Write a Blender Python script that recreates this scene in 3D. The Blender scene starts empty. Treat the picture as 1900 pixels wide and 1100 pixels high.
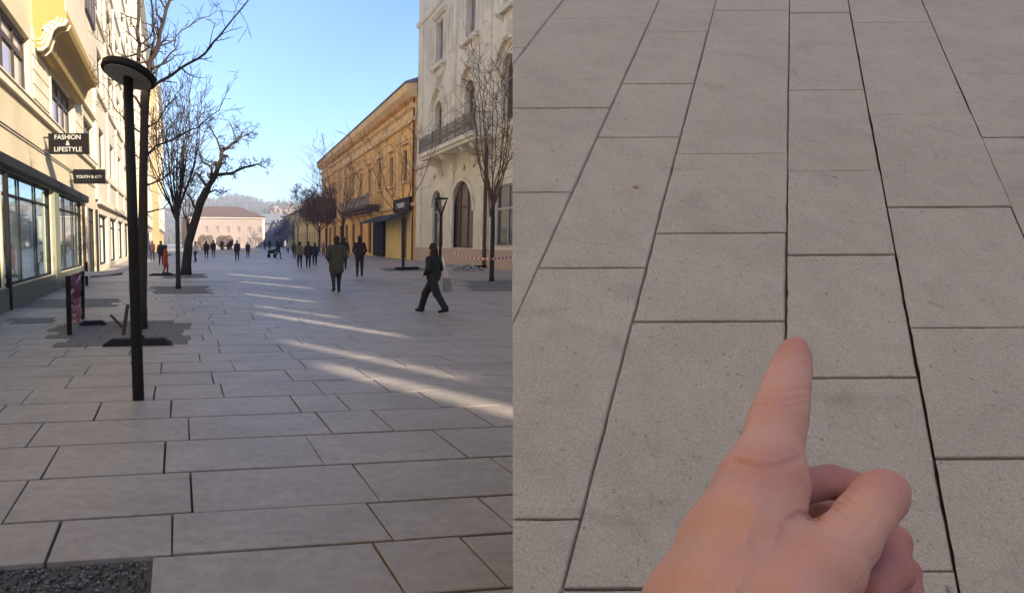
import bpy, math, random
import numpy as np
from mathutils import Vector, Matrix

random.seed(7); RNG = np.random.default_rng(7)
SC = bpy.context.scene; COL = SC.collection
R = math.radians

# ------------------------------------------------------------------ camera
F, CX, CY = 1180.0, 560.0, 550.0            # focal length and principal point in photo pixels
H = 1.7; TH = R(5.0)
cam = bpy.data.cameras.new('camera'); co = bpy.data.objects.new('camera', cam); COL.objects.link(co)
co.location = (0, 0, H); co.rotation_euler = (R(90) - TH, 0, 0)
cam.sensor_fit = 'HORIZONTAL'; cam.sensor_width = 36; cam.lens = 36 * F / 1900
cam.shift_x = (950 - CX) / 1900; cam.shift_y = 0
cam.clip_start = 0.02; cam.clip_end = 4000
SC.camera = co

# ------------------------------------------------------------------ sky, sun, exposure
SUN_EL = R(25); SX, SY = 0.61, -0.792        # horizontal direction TOWARDS the sun
w = bpy.data.worlds.new('World'); SC.world = w; w.use_nodes = True
nt = w.node_tree; bg = nt.nodes['Background']
sky = nt.nodes.new('ShaderNodeTexSky'); sky.sky_type = 'NISHITA'; sky.sun_disc = False
sky.sun_elevation = SUN_EL; sky.sun_rotation = math.atan2(SX, SY)
sky.air_density = 1.0; sky.dust_density = 0.3; sky.ozone_density = 7.0
nt.links.new(sky.outputs[0], bg.inputs[0]); bg.inputs[1].default_value = 0.098
sl = bpy.data.lights.new('sun', 'SUN'); so = bpy.data.objects.new('sun', sl); COL.objects.link(so)
sl.energy = 4.0; sl.angle = R(0.6); sl.color = (1.0, 0.87, 0.68)
SUNV = Vector((SX * math.cos(SUN_EL), SY * math.cos(SUN_EL), math.sin(SUN_EL))).normalized()
so.rotation_euler = SUNV.to_track_quat('Z', 'Y').to_euler(); so.location = (30, -40, 60)
SC.view_settings.view_transform = 'Standard'; SC.view_settings.look = 'None'
SC.view_settings.gamma = 1; SC.view_settings.use_curve_mapping = False
SC.view_settings.exposure = 1.7

# ------------------------------------------------------------------ projection helpers
def ray(px, py):
    x, y = (px - CX) / F, (CY - py) / F
    return Vector((x, math.cos(TH) + y * math.sin(TH), -math.sin(TH) + y * math.cos(TH)))
def at(px, py, Y):
    d = ray(px, py); return Vector((0, 0, H)) + d * (Y / d.y)
def dep(px, py, z):
    return Vector((0, 0, H)) + ray(px, py) * z
def gnd(px, py):
    d = ray(px, py); p = Vector((0, 0, H)) + d * (H / -d.z); p.z = 0; return p
def vdir(px):
    return Vector(((px - CX) / F * math.cos(TH), 1, 0)).normalized()

# ------------------------------------------------------------------ materials
MATS = {}
def mat(name, col, rough=0.8, var=0.0, noise=0.0, nscale=6.0, bump=0.0, bscale=40.0, metal=0.0, spec=0.3, specks=0.0,
        sss=0.0, stain=0.0, mott=0.0, cloud=1.0, grain=0.0, satv=.45, brick=None, col2=None):
    if name in MATS: return MATS[name]
    m = bpy.data.materials.new(name); m.use_nodes = True; n = m.node_tree; N = n.nodes; L = n.links
    b = N['Principled BSDF']; b.inputs['Roughness'].default_value = rough; b.inputs['Metallic'].default_value = metal
    b.inputs['Specular IOR Level'].default_value = spec
    tc = N.new('ShaderNodeTexCoord'); co_ = tc.outputs['Object']
    rgb = N.new('ShaderNodeRGB'); rgb.outputs[0].default_value = (*col, 1); out = rgb.outputs[0]
    def mul(fac_out, lo, hi):
        nonlocal out
        mr = N.new('ShaderNodeMapRange'); mr.inputs[3].default_value = lo; mr.inputs[4].default_value = hi
        L.new(fac_out, mr.inputs[0])
        mx = N.new('ShaderNodeMix'); mx.data_type = 'RGBA'; mx.blend_type = 'MULTIPLY'; mx.inputs[0].default_value = 1
        L.new(out, mx.inputs[6]); L.new(mr.outputs[0], mx.inputs[7]); out = mx.outputs[2]
        return mr
    def tex(scale, detail=4, rough_=0.6):
        t = N.new('ShaderNodeTexNoise'); t.inputs['Scale'].default_value = scale; t.inputs['Detail'].default_value = detail
        t.inputs['Roughness'].default_value = rough_; L.new(co_, t.inputs['Vector']); return t
    if col2 is not None:
        t = tex(nscale * 0.7, 3); mr = N.new('ShaderNodeMapRange'); mr.inputs[1].default_value = 0.4; mr.inputs[2].default_value = 0.62
        L.new(t.outputs[0], mr.inputs[0])
        mx = N.new('ShaderNodeMix'); mx.data_type = 'RGBA'; mx.inputs[7].default_value = (*col2, 1)
        L.new(mr.outputs[0], mx.inputs[0]); L.new(out, mx.inputs[6]); out = mx.outputs[2]
    if brick:
        bt = N.new('ShaderNodeTexBrick'); mp = N.new('ShaderNodeMapping'); mp.inputs['Rotation'].default_value = (0, 0, brick[2])
        L.new(co_, mp.inputs[0]); L.new(mp.outputs[0], bt.inputs[0])
        bt.inputs['Scale'].default_value = 1; bt.inputs['Brick Width'].default_value = brick[0]; bt.inputs['Row Height'].default_value = brick[1]
        bt.inputs['Mortar Size'].default_value = 0.012; bt.inputs['Color1'].default_value = (1, 1, 1, 1)
        bt.inputs['Color2'].default_value = (0.8, 0.8, 0.8, 1); bt.inputs['Mortar'].default_value = (0.35, 0.34, 0.33, 1)
        mx = N.new('ShaderNodeMix'); mx.data_type = 'RGBA'; mx.blend_type = 'MULTIPLY'; mx.inputs[0].default_value = 1
        L.new(out, mx.inputs[6]); L.new(bt.outputs[0], mx.inputs[7]); out = mx.outputs[2]
    if var:
        g = N.new('ShaderNodeNewGeometry'); mul(g.outputs['Random Per Island'], 1 - var, 1 + var)
        hs = N.new('ShaderNodeHueSaturation'); ml = N.new('ShaderNodeMath'); ml.operation = 'MULTIPLY'; ml.inputs[1].default_value = 7.31
        fr = N.new('ShaderNodeMath'); fr.operation = 'FRACT'; L.new(g.outputs['Random Per Island'], ml.inputs[0]); L.new(ml.outputs[0], fr.inputs[0])
        mr = N.new('ShaderNodeMapRange'); mr.inputs[3].default_value = 1 - satv; mr.inputs[4].default_value = 1 + satv
        L.new(fr.outputs[0], mr.inputs[0]); L.new(mr.outputs[0], hs.inputs['Saturation']); L.new(out, hs.inputs['Color']); out = hs.outputs[0]
    if noise:
        mul(tex(nscale).outputs[0], 1 - noise, 1 + noise)
        mul(tex(nscale * 9, 5, 0.7).outputs[0], 1 - noise * 0.7, 1 + noise * 0.7)
    if stain:
        t = tex(nscale * 0.35, 6, 0.65); mr = mul(t.outputs[0], 1 - stain, 1.0); mr.inputs[1].default_value = 0.38; mr.inputs[2].default_value = 0.55
    if mott:
        def spots(scale, lo, hi, dark, detail=2, stretch=None):
            t = tex(scale, detail, .55)
            if stretch:
                mp = N.new('ShaderNodeMapping'); mp.inputs['Scale'].default_value = stretch; L.new(co_, mp.inputs[0]); L.new(mp.outputs[0], t.inputs['Vector'])
            mr = mul(t.outputs[0], 1.0, dark); mr.inputs[1].default_value = lo; mr.inputs[2].default_value = hi
        spots(13, .35, .7, 1 - mott * .55 * cloud, 5); spots(2.2, .45, .7, 1 - mott * .5 * cloud, 6)
        if grain: spots(150, .25, .75, 1 - grain, 3); spots(330, .3, .7, 1 - grain, 1)
        spots(95, .66, .74, 1 - mott * 1.5); spots(38, .70, .76, 1 - mott * 1.2); spots(4, .62, .75, 1 - mott * .7, 6, (1, 2.2, 2.2))
        spots(230, .3, .75, 1 - mott * .8); spots(9, .72, .78, 1 - mott * 1.4, 3)
    if specks:
        v = N.new('ShaderNodeTexVoronoi'); v.inputs['Scale'].default_value = 26; L.new(co_, v.inputs['Vector'])
        mr = mul(v.outputs['Distance'], 1 - specks, 1.0); mr.inputs[1].default_value = 0.06; mr.inputs[2].default_value = 0.16
        mul(tex(160, 2).outputs[0], 0.72, 1.28)
    L.new(out, b.inputs['Base Color'])
    if bump:
        bp = N.new('ShaderNodeBump'); bp.inputs['Strength'].default_value = bump; bp.inputs['Distance'].default_value = 0.01
        L.new(tex(bscale, 6, 0.7).outputs[0], bp.inputs['Height']); L.new(bp.outputs[0], b.inputs['Normal'])
    if sss:
        b.inputs['Subsurface Weight'].default_value = sss; b.inputs['Subsurface Radius'].default_value = (0.012, 0.005, 0.003)
        b.inputs['Subsurface Scale'].default_value = 0.5
    MATS[name] = m; return m

M_SLAB = mat('street slab stone', (0.385, 0.335, 0.30), 0.52, var=0.17, noise=0.08, nscale=1.6, bump=0.25, bscale=60, spec=0.45, stain=0.16, mott=0.36, satv=.5)
M_SLOPE = mat('slope slab concrete', (0.65, 0.55, 0.445), 0.85, var=0.13, noise=0.05, nscale=3.0, bump=0.6, bscale=140, mott=0.27, cloud=.7, grain=.18, satv=.35)
M_BED = mat('joint sand', (0.085, 0.078, 0.07), 0.95, noise=0.3, nscale=30)
M_PLAZA = mat('far paving', (0.43, 0.37, 0.335), 0.52, noise=0.12, nscale=0.25, brick=(1.2, 0.68, -0.14), stain=0.12, spec=0.45)
M_EARTH = mat('earth', (0.2, 0.18, 0.15), 0.95, noise=0.2, nscale=0.05)
M_SETT = mat('dark sett', (0.14, 0.13, 0.125), 0.85, var=0.4, noise=0.2, nscale=8, bump=0.4)
M_GRAVEL = mat('gravel', (0.12, 0.125, 0.13), 0.9, var=0.75)
M_CONC = mat('plain concrete', (0.34, 0.33, 0.31), 0.85, noise=0.12, nscale=2, bump=0.3)
M_BLACK = mat('black paint', (0.014, 0.013, 0.014), 0.75, noise=0.2, nscale=12, spec=0.15)
M_DARK = mat('dark steel', (0.012, 0.0105, 0.0105), 0.6, noise=0.2, nscale=9, spec=0.2)
M_DIFF = mat('lamp diffuser', (0.20, 0.19, 0.18), 0.5)
M_BARK = mat('bark', (0.042, 0.031, 0.024), 0.95, noise=0.35, nscale=18, bump=0.8, bscale=45)
M_TWIG = mat('twig bark', (0.05, 0.036, 0.03), 0.95, noise=0.25, nscale=9)
M_TWIGB = mat('twig bark brown', (0.15, 0.095, 0.06), 0.95, noise=0.25, nscale=9)
M_YEL = mat('warm cream render', (0.70, 0.60, 0.41), 0.9, noise=0.07, nscale=0.8, bump=0.2, stain=0.16)
M_YEL2 = mat('pale cream render', (0.68, 0.59, 0.45), 0.9, noise=0.07, nscale=0.8, bump=0.2, stain=0.16)
M_TRIM = mat('cream trim', (0.74, 0.66, 0.49), 0.85, noise=0.06, nscale=2, stain=0.1)
M_PINK = mat('pinkish render', (0.62, 0.51, 0.40), 0.9, noise=0.07, nscale=0.8, stain=0.14)
M_OCHL = mat('yellow ochre render', (0.42, 0.30, 0.15), 0.9, noise=0.08, nscale=0.8, stain=0.14)
M_CREAM = mat('ivory render', (0.85, 0.77, 0.61), 0.88, noise=0.08, nscale=0.7, bump=0.2, stain=0.2)
M_CREAMT = mat('ivory trim', (0.86, 0.78, 0.63), 0.85, noise=0.07, nscale=2, stain=0.22)
M_PLINTH = mat('pink stone plinth', (0.55, 0.41, 0.30), 0.85, noise=0.14, nscale=1.5, bump=0.3)
M_OCHRE = mat('orange ochre render', (0.95, 0.56, 0.19), 0.9, noise=0.1, nscale=0.6, stain=0.2)
M_OCHT = mat('orange ochre trim', (0.95, 0.65, 0.32), 0.88, noise=0.09, nscale=1.5, stain=0.2)
M_YWALL = mat('bright yellow wall', (0.82, 0.62, 0.24), 0.9, noise=0.08, nscale=0.8, stain=0.16)
M_BROWN = mat('brown joinery', (0.11, 0.055, 0.03), 0.6, noise=0.2, nscale=5)
M_FRAMED = mat('dark window frame', (0.05, 0.03, 0.022), 0.5)
M_FRAMEL = mat('grey window frame', (0.36, 0.31, 0.29), 0.6)
M_GLASS = mat('window glass', (0.05, 0.05, 0.055), 0.06, spec=0.6)
M_SHOP = mat('shop glass', (0.50, 0.66, 0.66), 0.03, spec=1.0, noise=0.3, nscale=0.8)
M_SHOP.node_tree.nodes['Principled BSDF'].inputs['Metallic'].default_value = 0.85
M_CURT = mat('curtained glass', (0.42, 0.38, 0.40), 0.12, noise=0.25, nscale=3, spec=0.5)
M_GLASSB = mat('brown dusty glass', (0.13, 0.09, 0.06), 0.35, noise=0.3, nscale=1.2)
M_ROOFB = mat('metal roof', (0.22, 0.23, 0.25), 0.5, noise=0.15, nscale=0.5)
M_TILE = mat('roof tiles', (0.13, 0.085, 0.075), 0.9, noise=0.2, nscale=0.7)
M_PALE = mat('pale far wall', (0.34, 0.275, 0.245), 0.9, noise=0.07, nscale=0.3, stain=0.12)
M_SIGN = mat('sign board', (0.009, 0.007, 0.006), 0.6, spec=0.15)
M_LET = mat('sign lettering', (0.50, 0.48, 0.45), 0.6)
M_HILL = mat('wooded hill', (0.10, 0.095, 0.075), 0.95, noise=0.35, nscale=0.03)
M_FARW = mat('far trees', (0.36, 0.30, 0.27), 0.95, noise=0.35, nscale=0.3)
M_RUST = mat('dry red brown leaves', (0.28, 0.17, 0.10), 0.8, var=0.35)
M_OLIVEL = mat('dry olive leaves', (0.16, 0.13, 0.05), 0.8, var=0.4)
M_CLOTHP = mat('plum cloth', (0.15, 0.04, 0.09), 0.8, noise=0.3, nscale=14)
M_CLOTHW = mat('white ribbon print', (0.5, 0.38, 0.40), 0.8)
M_CLOTHR = mat('pink cloth', (0.42, 0.17, 0.18), 0.8, noise=0.3, nscale=14)
M_TAPEW = mat('white tape', (0.75, 0.70, 0.66), 0.5)
M_TAPER = mat('red tape', (0.55, 0.12, 0.08), 0.5)
M_WOOD = mat('weathered wood', (0.07, 0.055, 0.045), 0.9, noise=0.3, nscale=10)
M_STONEB = mat('beige stone', (0.50, 0.38, 0.25), 0.9, noise=0.12, nscale=2)
M_PCLOTH = {}
def cloth(c):
    k = 'cloth %.2f %.2f %.2f' % c
    return mat(k, c, 0.85, noise=0.18, nscale=9)
M_PSKIN = mat('face skin', (0.52, 0.31, 0.22), 0.6)

# ------------------------------------------------------------------ mesh builder
class MB:
    def __init__(s): s.v = []; s.f = []; s.m = []; s.smooth = False
    def add(s, vs, fs, mi=0):
        o = len(s.v); s.v += [tuple(p) for p in vs]
        for q in fs: s.f.append(tuple(o + i for i in q)); s.m.append(mi)
    def box(s, x0, x1, y0, y1, z0, z1, mi=0):
        s.add([(x0,y0,z0),(x1,y0,z0),(x1,y1,z0),(x0,y1,z0),(x0,y0,z1),(x1,y0,z1),(x1,y1,z1),(x0,y1,z1)],
              [(0,3,2,1),(4,5,6,7),(0,1,5,4),(1,2,6,5),(2,3,7,6),(3,0,4,7)], mi)
    def prism(s, poly, off, mi=0):
        n = len(poly); a = [Vector(p) for p in poly]; b = [p + Vector(off) for p in a]
        s.add(a + b, [tuple(range(n))[::-1], tuple(range(n, 2 * n))] + [(i, (i + 1) % n, n + (i + 1) % n, n + i) for i in range(n)], mi)
    def tube(s, pts, rad, sides=6, mi=0, cap=True):
        pts = [Vector(p) for p in pts]; n = len(pts)
        if isinstance(rad, (int, float)): rad = [rad] * n
        o = len(s.v); ref = None
        for i, p in enumerate(pts):
            t = (pts[min(i + 1, n - 1)] - pts[max(i - 1, 0)])
            t = t.normalized() if t.length > 1e-9 else Vector((0, 0, 1))
            if ref is None:
                ref = t.orthogonal().normalized()
            else:
                ref = (ref - t * ref.dot(t)); ref = ref.normalized() if ref.length > 1e-6 else t.orthogonal().normalized()
            b = t.cross(ref)
            for k in range(sides):
                a = 2 * math.pi * k / sides
                s.v.append(tuple(p + (ref * math.cos(a) + b * math.sin(a)) * rad[i]))
        for i in range(n - 1):
            for k in range(sides):
                k2 = (k + 1) % sides
                s.f.append((o + i*sides + k, o + i*sides + k2, o + (i+1)*sides + k2, o + (i+1)*sides + k)); s.m.append(mi)
        if cap and sides > 2:
            s.f.append(tuple(o + k for k in range(sides))[::-1]); s.m.append(mi)
            s.f.append(tuple(o + (n-1)*sides + k for k in range(sides))); s.m.append(mi)
    def lathe(s, prof, sides=24, mi=0, c=(0, 0, 0)):
        o = len(s.v)
        for r, z in prof:
            for k in range(sides):
                a = 2*math.pi*k/sides; s.v.append((c[0]+r*math.cos(a), c[1]+r*math.sin(a), c[2]+z))
        for i in range(len(prof)-1):
            for k in range(sides):
                k2 = (k+1) % sides
                s.f.append((o+i*sides+k, o+i*sides+k2, o+(i+1)*sides+k2, o+(i+1)*sides+k)); s.m.append(mi)
        s.f.append(tuple(o+k for k in range(sides))[::-1]); s.m.append(mi)
        s.f.append(tuple(o+(len(prof)-1)*sides+k for k in range(sides))); s.m.append(mi)
    def mesh(s, name, mats, smooth=False):
        me = bpy.data.meshes.new(name); me.from_pydata(s.v, [], s.f)
        if not isinstance(mats, (list, tuple)): mats = [mats]
        for m in mats: me.materials.append(m)
        if len(mats) > 1: me.polygons.foreach_set('material_index', s.m)
        if smooth or s.smooth: me.polygons.foreach_set('use_smooth', [True] * len(me.polygons))
        me.update(); return me
    def build(s, name, mats, parent=None, smooth=False):
        return link(name, s.mesh(name, mats, smooth), parent)
def link(name, me, parent=None):
    o = bpy.data.objects.new(name, me); COL.objects.link(o)
    if parent is not None: o.parent = parent
    return o
def tag(o, label=None, cat=None, group=None, kind=None):
    if label: o['label'] = label
    if cat: o['category'] = cat
    if group: o['group'] = group
    if kind: o['kind'] = kind
    return o
def empty(name, loc=(0, 0, 0), rz=0.0, label=None, cat=None, group=None):
    o = bpy.data.objects.new(name, None); COL.objects.link(o); o.location = loc; o.rotation_euler = (0, 0, rz)
    return tag(o, label, cat, group)

# ------------------------------------------------------------------ smooth implicit bodies (surface nets)
def sdf_mesh(prims, vox, k=0.01, scale=(1, 1, 1)):
    """prims: (a, b, ra, rb, region[, k]) round cones in one smooth union; returns verts, quads, region per vertex"""
    A = np.array([p[0] for p in prims], float); B = np.array([p[1] for p in prims], float)
    rr = np.array([[p[2], p[3]] for p in prims], float); S = np.array(scale, float)
    A = A * S; B = B * S
    mx = rr.max() + k + 3 * vox
    lo = np.minimum(A, B).min(0) - mx; hi = np.maximum(A, B).max(0) + mx
    n = np.ceil((hi - lo) / vox).astype(int) + 1
    ax = [lo[i] + vox * np.arange(n[i]) for i in range(3)]
    D = np.full(n, 1.0); RG = np.zeros(n, np.int16); RD = np.full(n, 1e3)
    for i, p in enumerate(prims):
        kk = p[5] if len(p) > 5 else k
        m = max(p[2], p[3]) + kk * 1.5 + 3 * vox
        l = np.minimum(A[i], B[i]) - m; h = np.maximum(A[i], B[i]) + m
        i0 = np.maximum(((l - lo) / vox).astype(int), 0); i1 = np.minimum(((h - lo) / vox).astype(int) + 2, n)
        sl_ = tuple(slice(a, b) for a, b in zip(i0, i1))
        X, Y, Z = np.meshgrid(*[ax[j][sl_[j]] for j in range(3)], indexing='ij')
        P = np.stack([X, Y, Z], -1) - A[i]; ba = B[i] - A[i]; bb = ba @ ba
        t = np.clip((P @ ba) / bb, 0, 1) if bb > 1e-12 else np.zeros(X.shape)
        d = np.linalg.norm(P - t[..., None] * ba, axis=-1) - (p[2] + t * (p[3] - p[2]))
        o = D[sl_]; hh = np.maximum(kk - np.abs(o - d), 0) / kk
        D[sl_] = np.minimum(o, d) - hh * hh * kk * 0.25
        c = d < RD[sl_]; RD[sl_] = np.where(c, d, RD[sl_]); RG[sl_] = np.where(c, p[4], RG[sl_])
    s = D < 0
    c = np.zeros(tuple(n - 1), np.int8); pos = np.zeros(tuple(n - 1) + (3,)); cnt = np.zeros(tuple(n - 1))
    cr = [(0,0,0),(1,0,0),(0,1,0),(1,1,0),(0,0,1),(1,0,1),(0,1,1),(1,1,1)]
    def g(Aa, q): return Aa[q[0]:n[0]-1+q[0], q[1]:n[1]-1+q[1], q[2]:n[2]-1+q[2]]
    for q in cr: c += g(s, q)
    act = (c > 0) & (c < 8)
    for a in range(8):
        for axn in range(3):
            if cr[a][axn]: continue
            q2 = list(cr[a]); q2[axn] = 1
            d0, d1 = g(D, cr[a]), g(D, q2); x = (d0 < 0) != (d1 < 0)
            t = np.where(x, d0 / np.where(np.abs(d0 - d1) < 1e-12, 1, d0 - d1), 0)
            for j in range(3): pos[..., j] += np.where(x, cr[a][j] + (t if j == axn else 0), 0)
            cnt += x
    ids = np.full(act.shape, -1); ii = np.argwhere(act); ids[act] = np.arange(len(ii))
    V = (pos[act] / cnt[act][:, None] + ii) * vox + lo
    reg = RG[:-1, :-1, :-1][act]
    Q = []
    for axn in range(3):
        sl0 = [slice(1, -1)] * 3; sl0[axn] = slice(0, n[axn] - 1); sl1 = list(sl0); sl1[axn] = slice(1, n[axn])
        e = s[tuple(sl0)] != s[tuple(sl1)]; w_ = np.argwhere(e)
        inside = s[tuple(sl0)][e]
        base = w_.copy()
        for j in range(3):
            if j != axn: base[:, j] += 1
        u, v = [(1, 2), (2, 0), (0, 1)][axn]
        def cid(du, dv):
            b = base.copy(); b[:, u] -= du; b[:, v] -= dv
            return ids[b[:, 0], b[:, 1], b[:, 2]]
        q = np.stack([cid(1, 1), cid(0, 1), cid(0, 0), cid(1, 0)], 1)
        q[~inside] = q[~inside][:, ::-1]; Q.append(q)
    Q = np.concatenate(Q); Q = Q[(Q >= 0).all(1)]
    return V / S, Q, reg
def smooth_verts(V, Q, it, lam=0.5):
    E = np.concatenate([Q[:, [0, 1]], Q[:, [1, 2]], Q[:, [2, 3]], Q[:, [3, 0]]]); E = np.concatenate([E, E[:, ::-1]])
    cnt = np.bincount(E[:, 0], minlength=len(V))[:, None]
    for _ in range(it):
        S = np.zeros_like(V)
        for j in range(3): S[:, j] = np.bincount(E[:, 0], V[E[:, 1], j], minlength=len(V))
        V = V + lam * (S / np.maximum(cnt, 1) - V)
    return V
def sdf_object(name, prims, vox, k, mats, parent=None, it=2, scale=(1, 1, 1)):
    V, Q, reg = sdf_mesh(prims, vox, k, scale)
    if it: V = smooth_verts(V, Q, it)
    me = bpy.data.meshes.new(name); me.from_pydata(V.tolist(), [], Q.tolist())
    for m in mats: me.materials.append(m)
    me.polygons.foreach_set('use_smooth', [True] * len(me.polygons))
    me.polygons.foreach_set('material_index', reg[Q[:, 0]].astype(np.int32)); me.update()
    return link(name, me, parent)

# ================================================================== GROUND
VP_L = 330                                   # vanishing point of the street's long joints
UL = vdir(VP_L); UC = vdir(9000)             # long and cross joint directions
g_ = MB(); g_.add([(-1600, -300, -.09), (1600, -300, -.09), (1600, 2600, -.09), (-1600, 2600, -.09)], [(0, 1, 2, 3)])
tag(g_.build('ground', M_EARTH), kind='structure')

def isect(p, d, q, e):                       # 2D line intersection
    det = d.x * -e.y + e.x * d.y
    t = ((q.x - p.x) * -e.y + e.x * (q.y - p.y)) / det
    return Vector((p.x + d.x * t, p.y + d.y * t, 0))
row_y = [1125, 1018, 943, 868, 810, 768, 735, 709, 687, 668, 653, 640]
row_p = [gnd(480, y) for y in row_y]
while row_p[-1].y < 27: row_p.append(row_p[-1] + Vector((UL.x, UL.y, 0)) * random.uniform(.6, .78))
while row_p[0].y > 0.4: row_p.insert(0, row_p[0] - Vector((0, .65, 0)))
known = {1018: [(280, 1058), (715, 1042), (892, 1035)], 943: [(100, 1000), (320, 990), (700, 960)], 868: [(25, 935), (355, 910), (682, 897)],
         810: [(85, 870), (307, 830), (583, 832), (835, 822)], 768: [(72, 795), (350, 785), (598, 780), (705, 775)],
         735: [(185, 755), (318, 748), (548, 748), (635, 745)]}
paving = tag(MB().build('street_paving', M_BED), kind='structure')
bed = MB(); last = row_p[-1]
a = isect(last, UC, Vector((-40, 0, 0)), Vector((0, 1, 0))); b = isect(last, UC, Vector((30, 0, 0)), Vector((0, 1, 0)))
bed.add([(-40, -40, -.035), (30, -40, -.035), (30, b.y, -.035), (-40, a.y, -.035)], [(0, 1, 2, 3)])
paving.data = bed.mesh('street_paving', M_BED)

def slab_geo(mb, quad, z, th=.032, gap=.0068, ch=.005, jit=.005):
    q = [Vector(p) + Vector((random.uniform(-jit, jit), random.uniform(-jit, jit), 0)) for p in quad]; c = sum(q, Vector()) / 4
    def inset(d):
        out = []
        for i in range(4):
            p0, p, p1 = q[i-1], q[i], q[(i+1) % 4]
            e0 = (p - p0).normalized(); e1 = (p1 - p).normalized()
            n0 = Vector((-e0.y, e0.x, 0)); n1 = Vector((-e1.y, e1.x, 0))
            if n0.dot(c - p) < 0: n0 = -n0
            if n1.dot(c - p) < 0: n1 = -n1
            k0, k1 = (1, 1.7) if i % 2 == 0 else (1.7, 1)
            out.append(isect(p0 + n0 * d * k0, e0, p + n1 * d * k1, e1))
        return out
    lo_, mid, top = inset(gap), inset(gap), inset(gap + ch)
    vs = [(p.x, p.y, z - th) for p in lo_] + [(p.x, p.y, z - ch * .7) for p in mid] + [(p.x, p.y, z) for p in top]
    fs = [(8, 9, 10, 11)] + [(i, (i+1) % 4, 4 + (i+1) % 4, 4 + i) for i in range(4)] + [(4 + i, 4 + (i+1) % 4, 8 + (i+1) % 4, 8 + i) for i in range(4)]
    mb.add(vs, fs)
slabs = []
n0 = len(row_p) - len(row_y)
for i in range(len(row_p) - 1):
    pa, pb = row_p[i], row_p[i+1]; pm = (pa + pb) / 2
    xl, xr = min(-.52 * pm.y - 1.2, -4.0 - .2 * pm.y), 15.6 - .11 * pm.y
    key = None
    for j, y in enumerate(row_y):
        if j >= 1 and (gnd(480, y) - pb).length < .01: key = y
    cuts = [isect(gnd(*k), UL, pm, UC) for k in known.get(row_y[row_y.index(key) ] if key else None, [])] if key else []
    xs = sorted(c.x for c in cuts)
    if not xs: xs = [random.uniform(-.6, .4)]
    while xs[0] > xl: xs.insert(0, xs[0] - random.choice([.75, .95, 1.1, 1.35]))
    while xs[-1] < xr: xs.append(xs[-1] + random.choice([.75, .95, 1.1, 1.35]))
    for x0, x1 in zip(xs[:-1], xs[1:]):
        m0 = isect(Vector((x0, 0, 0)), Vector((0, 1, 0)), pm, UC); m1 = isect(Vector((x1, 0, 0)), Vector((0, 1, 0)), pm, UC)
        slabs.append([isect(m0, UL, pa, UC), isect(m1, UL, pa, UC), isect(m1, UL, pb, UC), isect(m0, UL, pb, UC)])
GRAV = gnd(280, 1052)
keep = []
for s in slabs:
    c = sum(s, Vector()) / 4
    hole = isect(row_p[0], UC, Vector((0, 0, 0)), Vector((0, 1, 0)))
    top_line = isect(gnd(480, 1018), UC, c, Vector((0, 1, 0))).y
    gx = isect(GRAV, UL, c, UC).x
    if c.y < top_line and c.x < gx and c.y > top_line - .75 and c.x > -3.2: continue
    keep.append(s)
def near(s):
    c = sum(s, Vector()) / 4; return c.y + (0 if c.y > 2.2 and -.5 * c.y - .8 < c.x < .35 * c.y + .8 else 100)
keep.sort(key=near)
for s in keep[:295]:
    mb = MB(); slab_geo(mb, s, random.uniform(-.0025, .0025)); mb.build('paving_slab', M_SLAB, paving)
mb = MB()
for s in keep[295:]: slab_geo(mb, s, random.uniform(-.002, .002))
tag(mb.build('paving_slab_field', M_SLAB, paving), kind='stuff')
# plaza paving beyond the last slab row
pl = MB(); a = isect(last, UC, Vector((-150, 0, 0)), Vector((0, 1, 0))); b = isect(last, UC, Vector((150, 0, 0)), Vector((0, 1, 0)))
pl.add([(-150, a.y + .005, 0), (150, b.y + .005, 0), (150, 420, 0), (-150, 420, 0)], [(0, 1, 2, 3)])
tag(pl.build('plaza_paving', M_PLAZA), kind='structure')

# gravel in the open pit at the near corner
gr = MB()
for i in range(3600):
    t = random.random(); p = gnd(480, 1018) + UC * random.uniform(-3.6, 0) + Vector((0, -random.uniform(.0, .62), 0))
    if p.x > isect(GRAV, UL, p, UC).x - .02: continue
    r = random.uniform(.006, .015); z = -.03 + random.uniform(0, .014)
    vs = [Vector(v) * r for v in ((1,0,0),(-1,0,0),(0,1,0),(0,-1,0),(0,0,.8),(0,0,-.8))]
    rot = Matrix.Rotation(random.uniform(0, 6.3), 3, Vector((random.random(), random.random(), 1)).normalized())
    gr.add([rot @ v + Vector((p.x, p.y, z)) for v in vs], [(0,2,4),(2,1,4),(1,3,4),(3,0,4),(2,0,5),(1,2,5),(3,1,5),(0,3,5)])
tag(gr.build('gravel', M_GRAVEL), 'dark loose gravel filling the open pit in the paving', 'gravel', kind='stuff')

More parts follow.
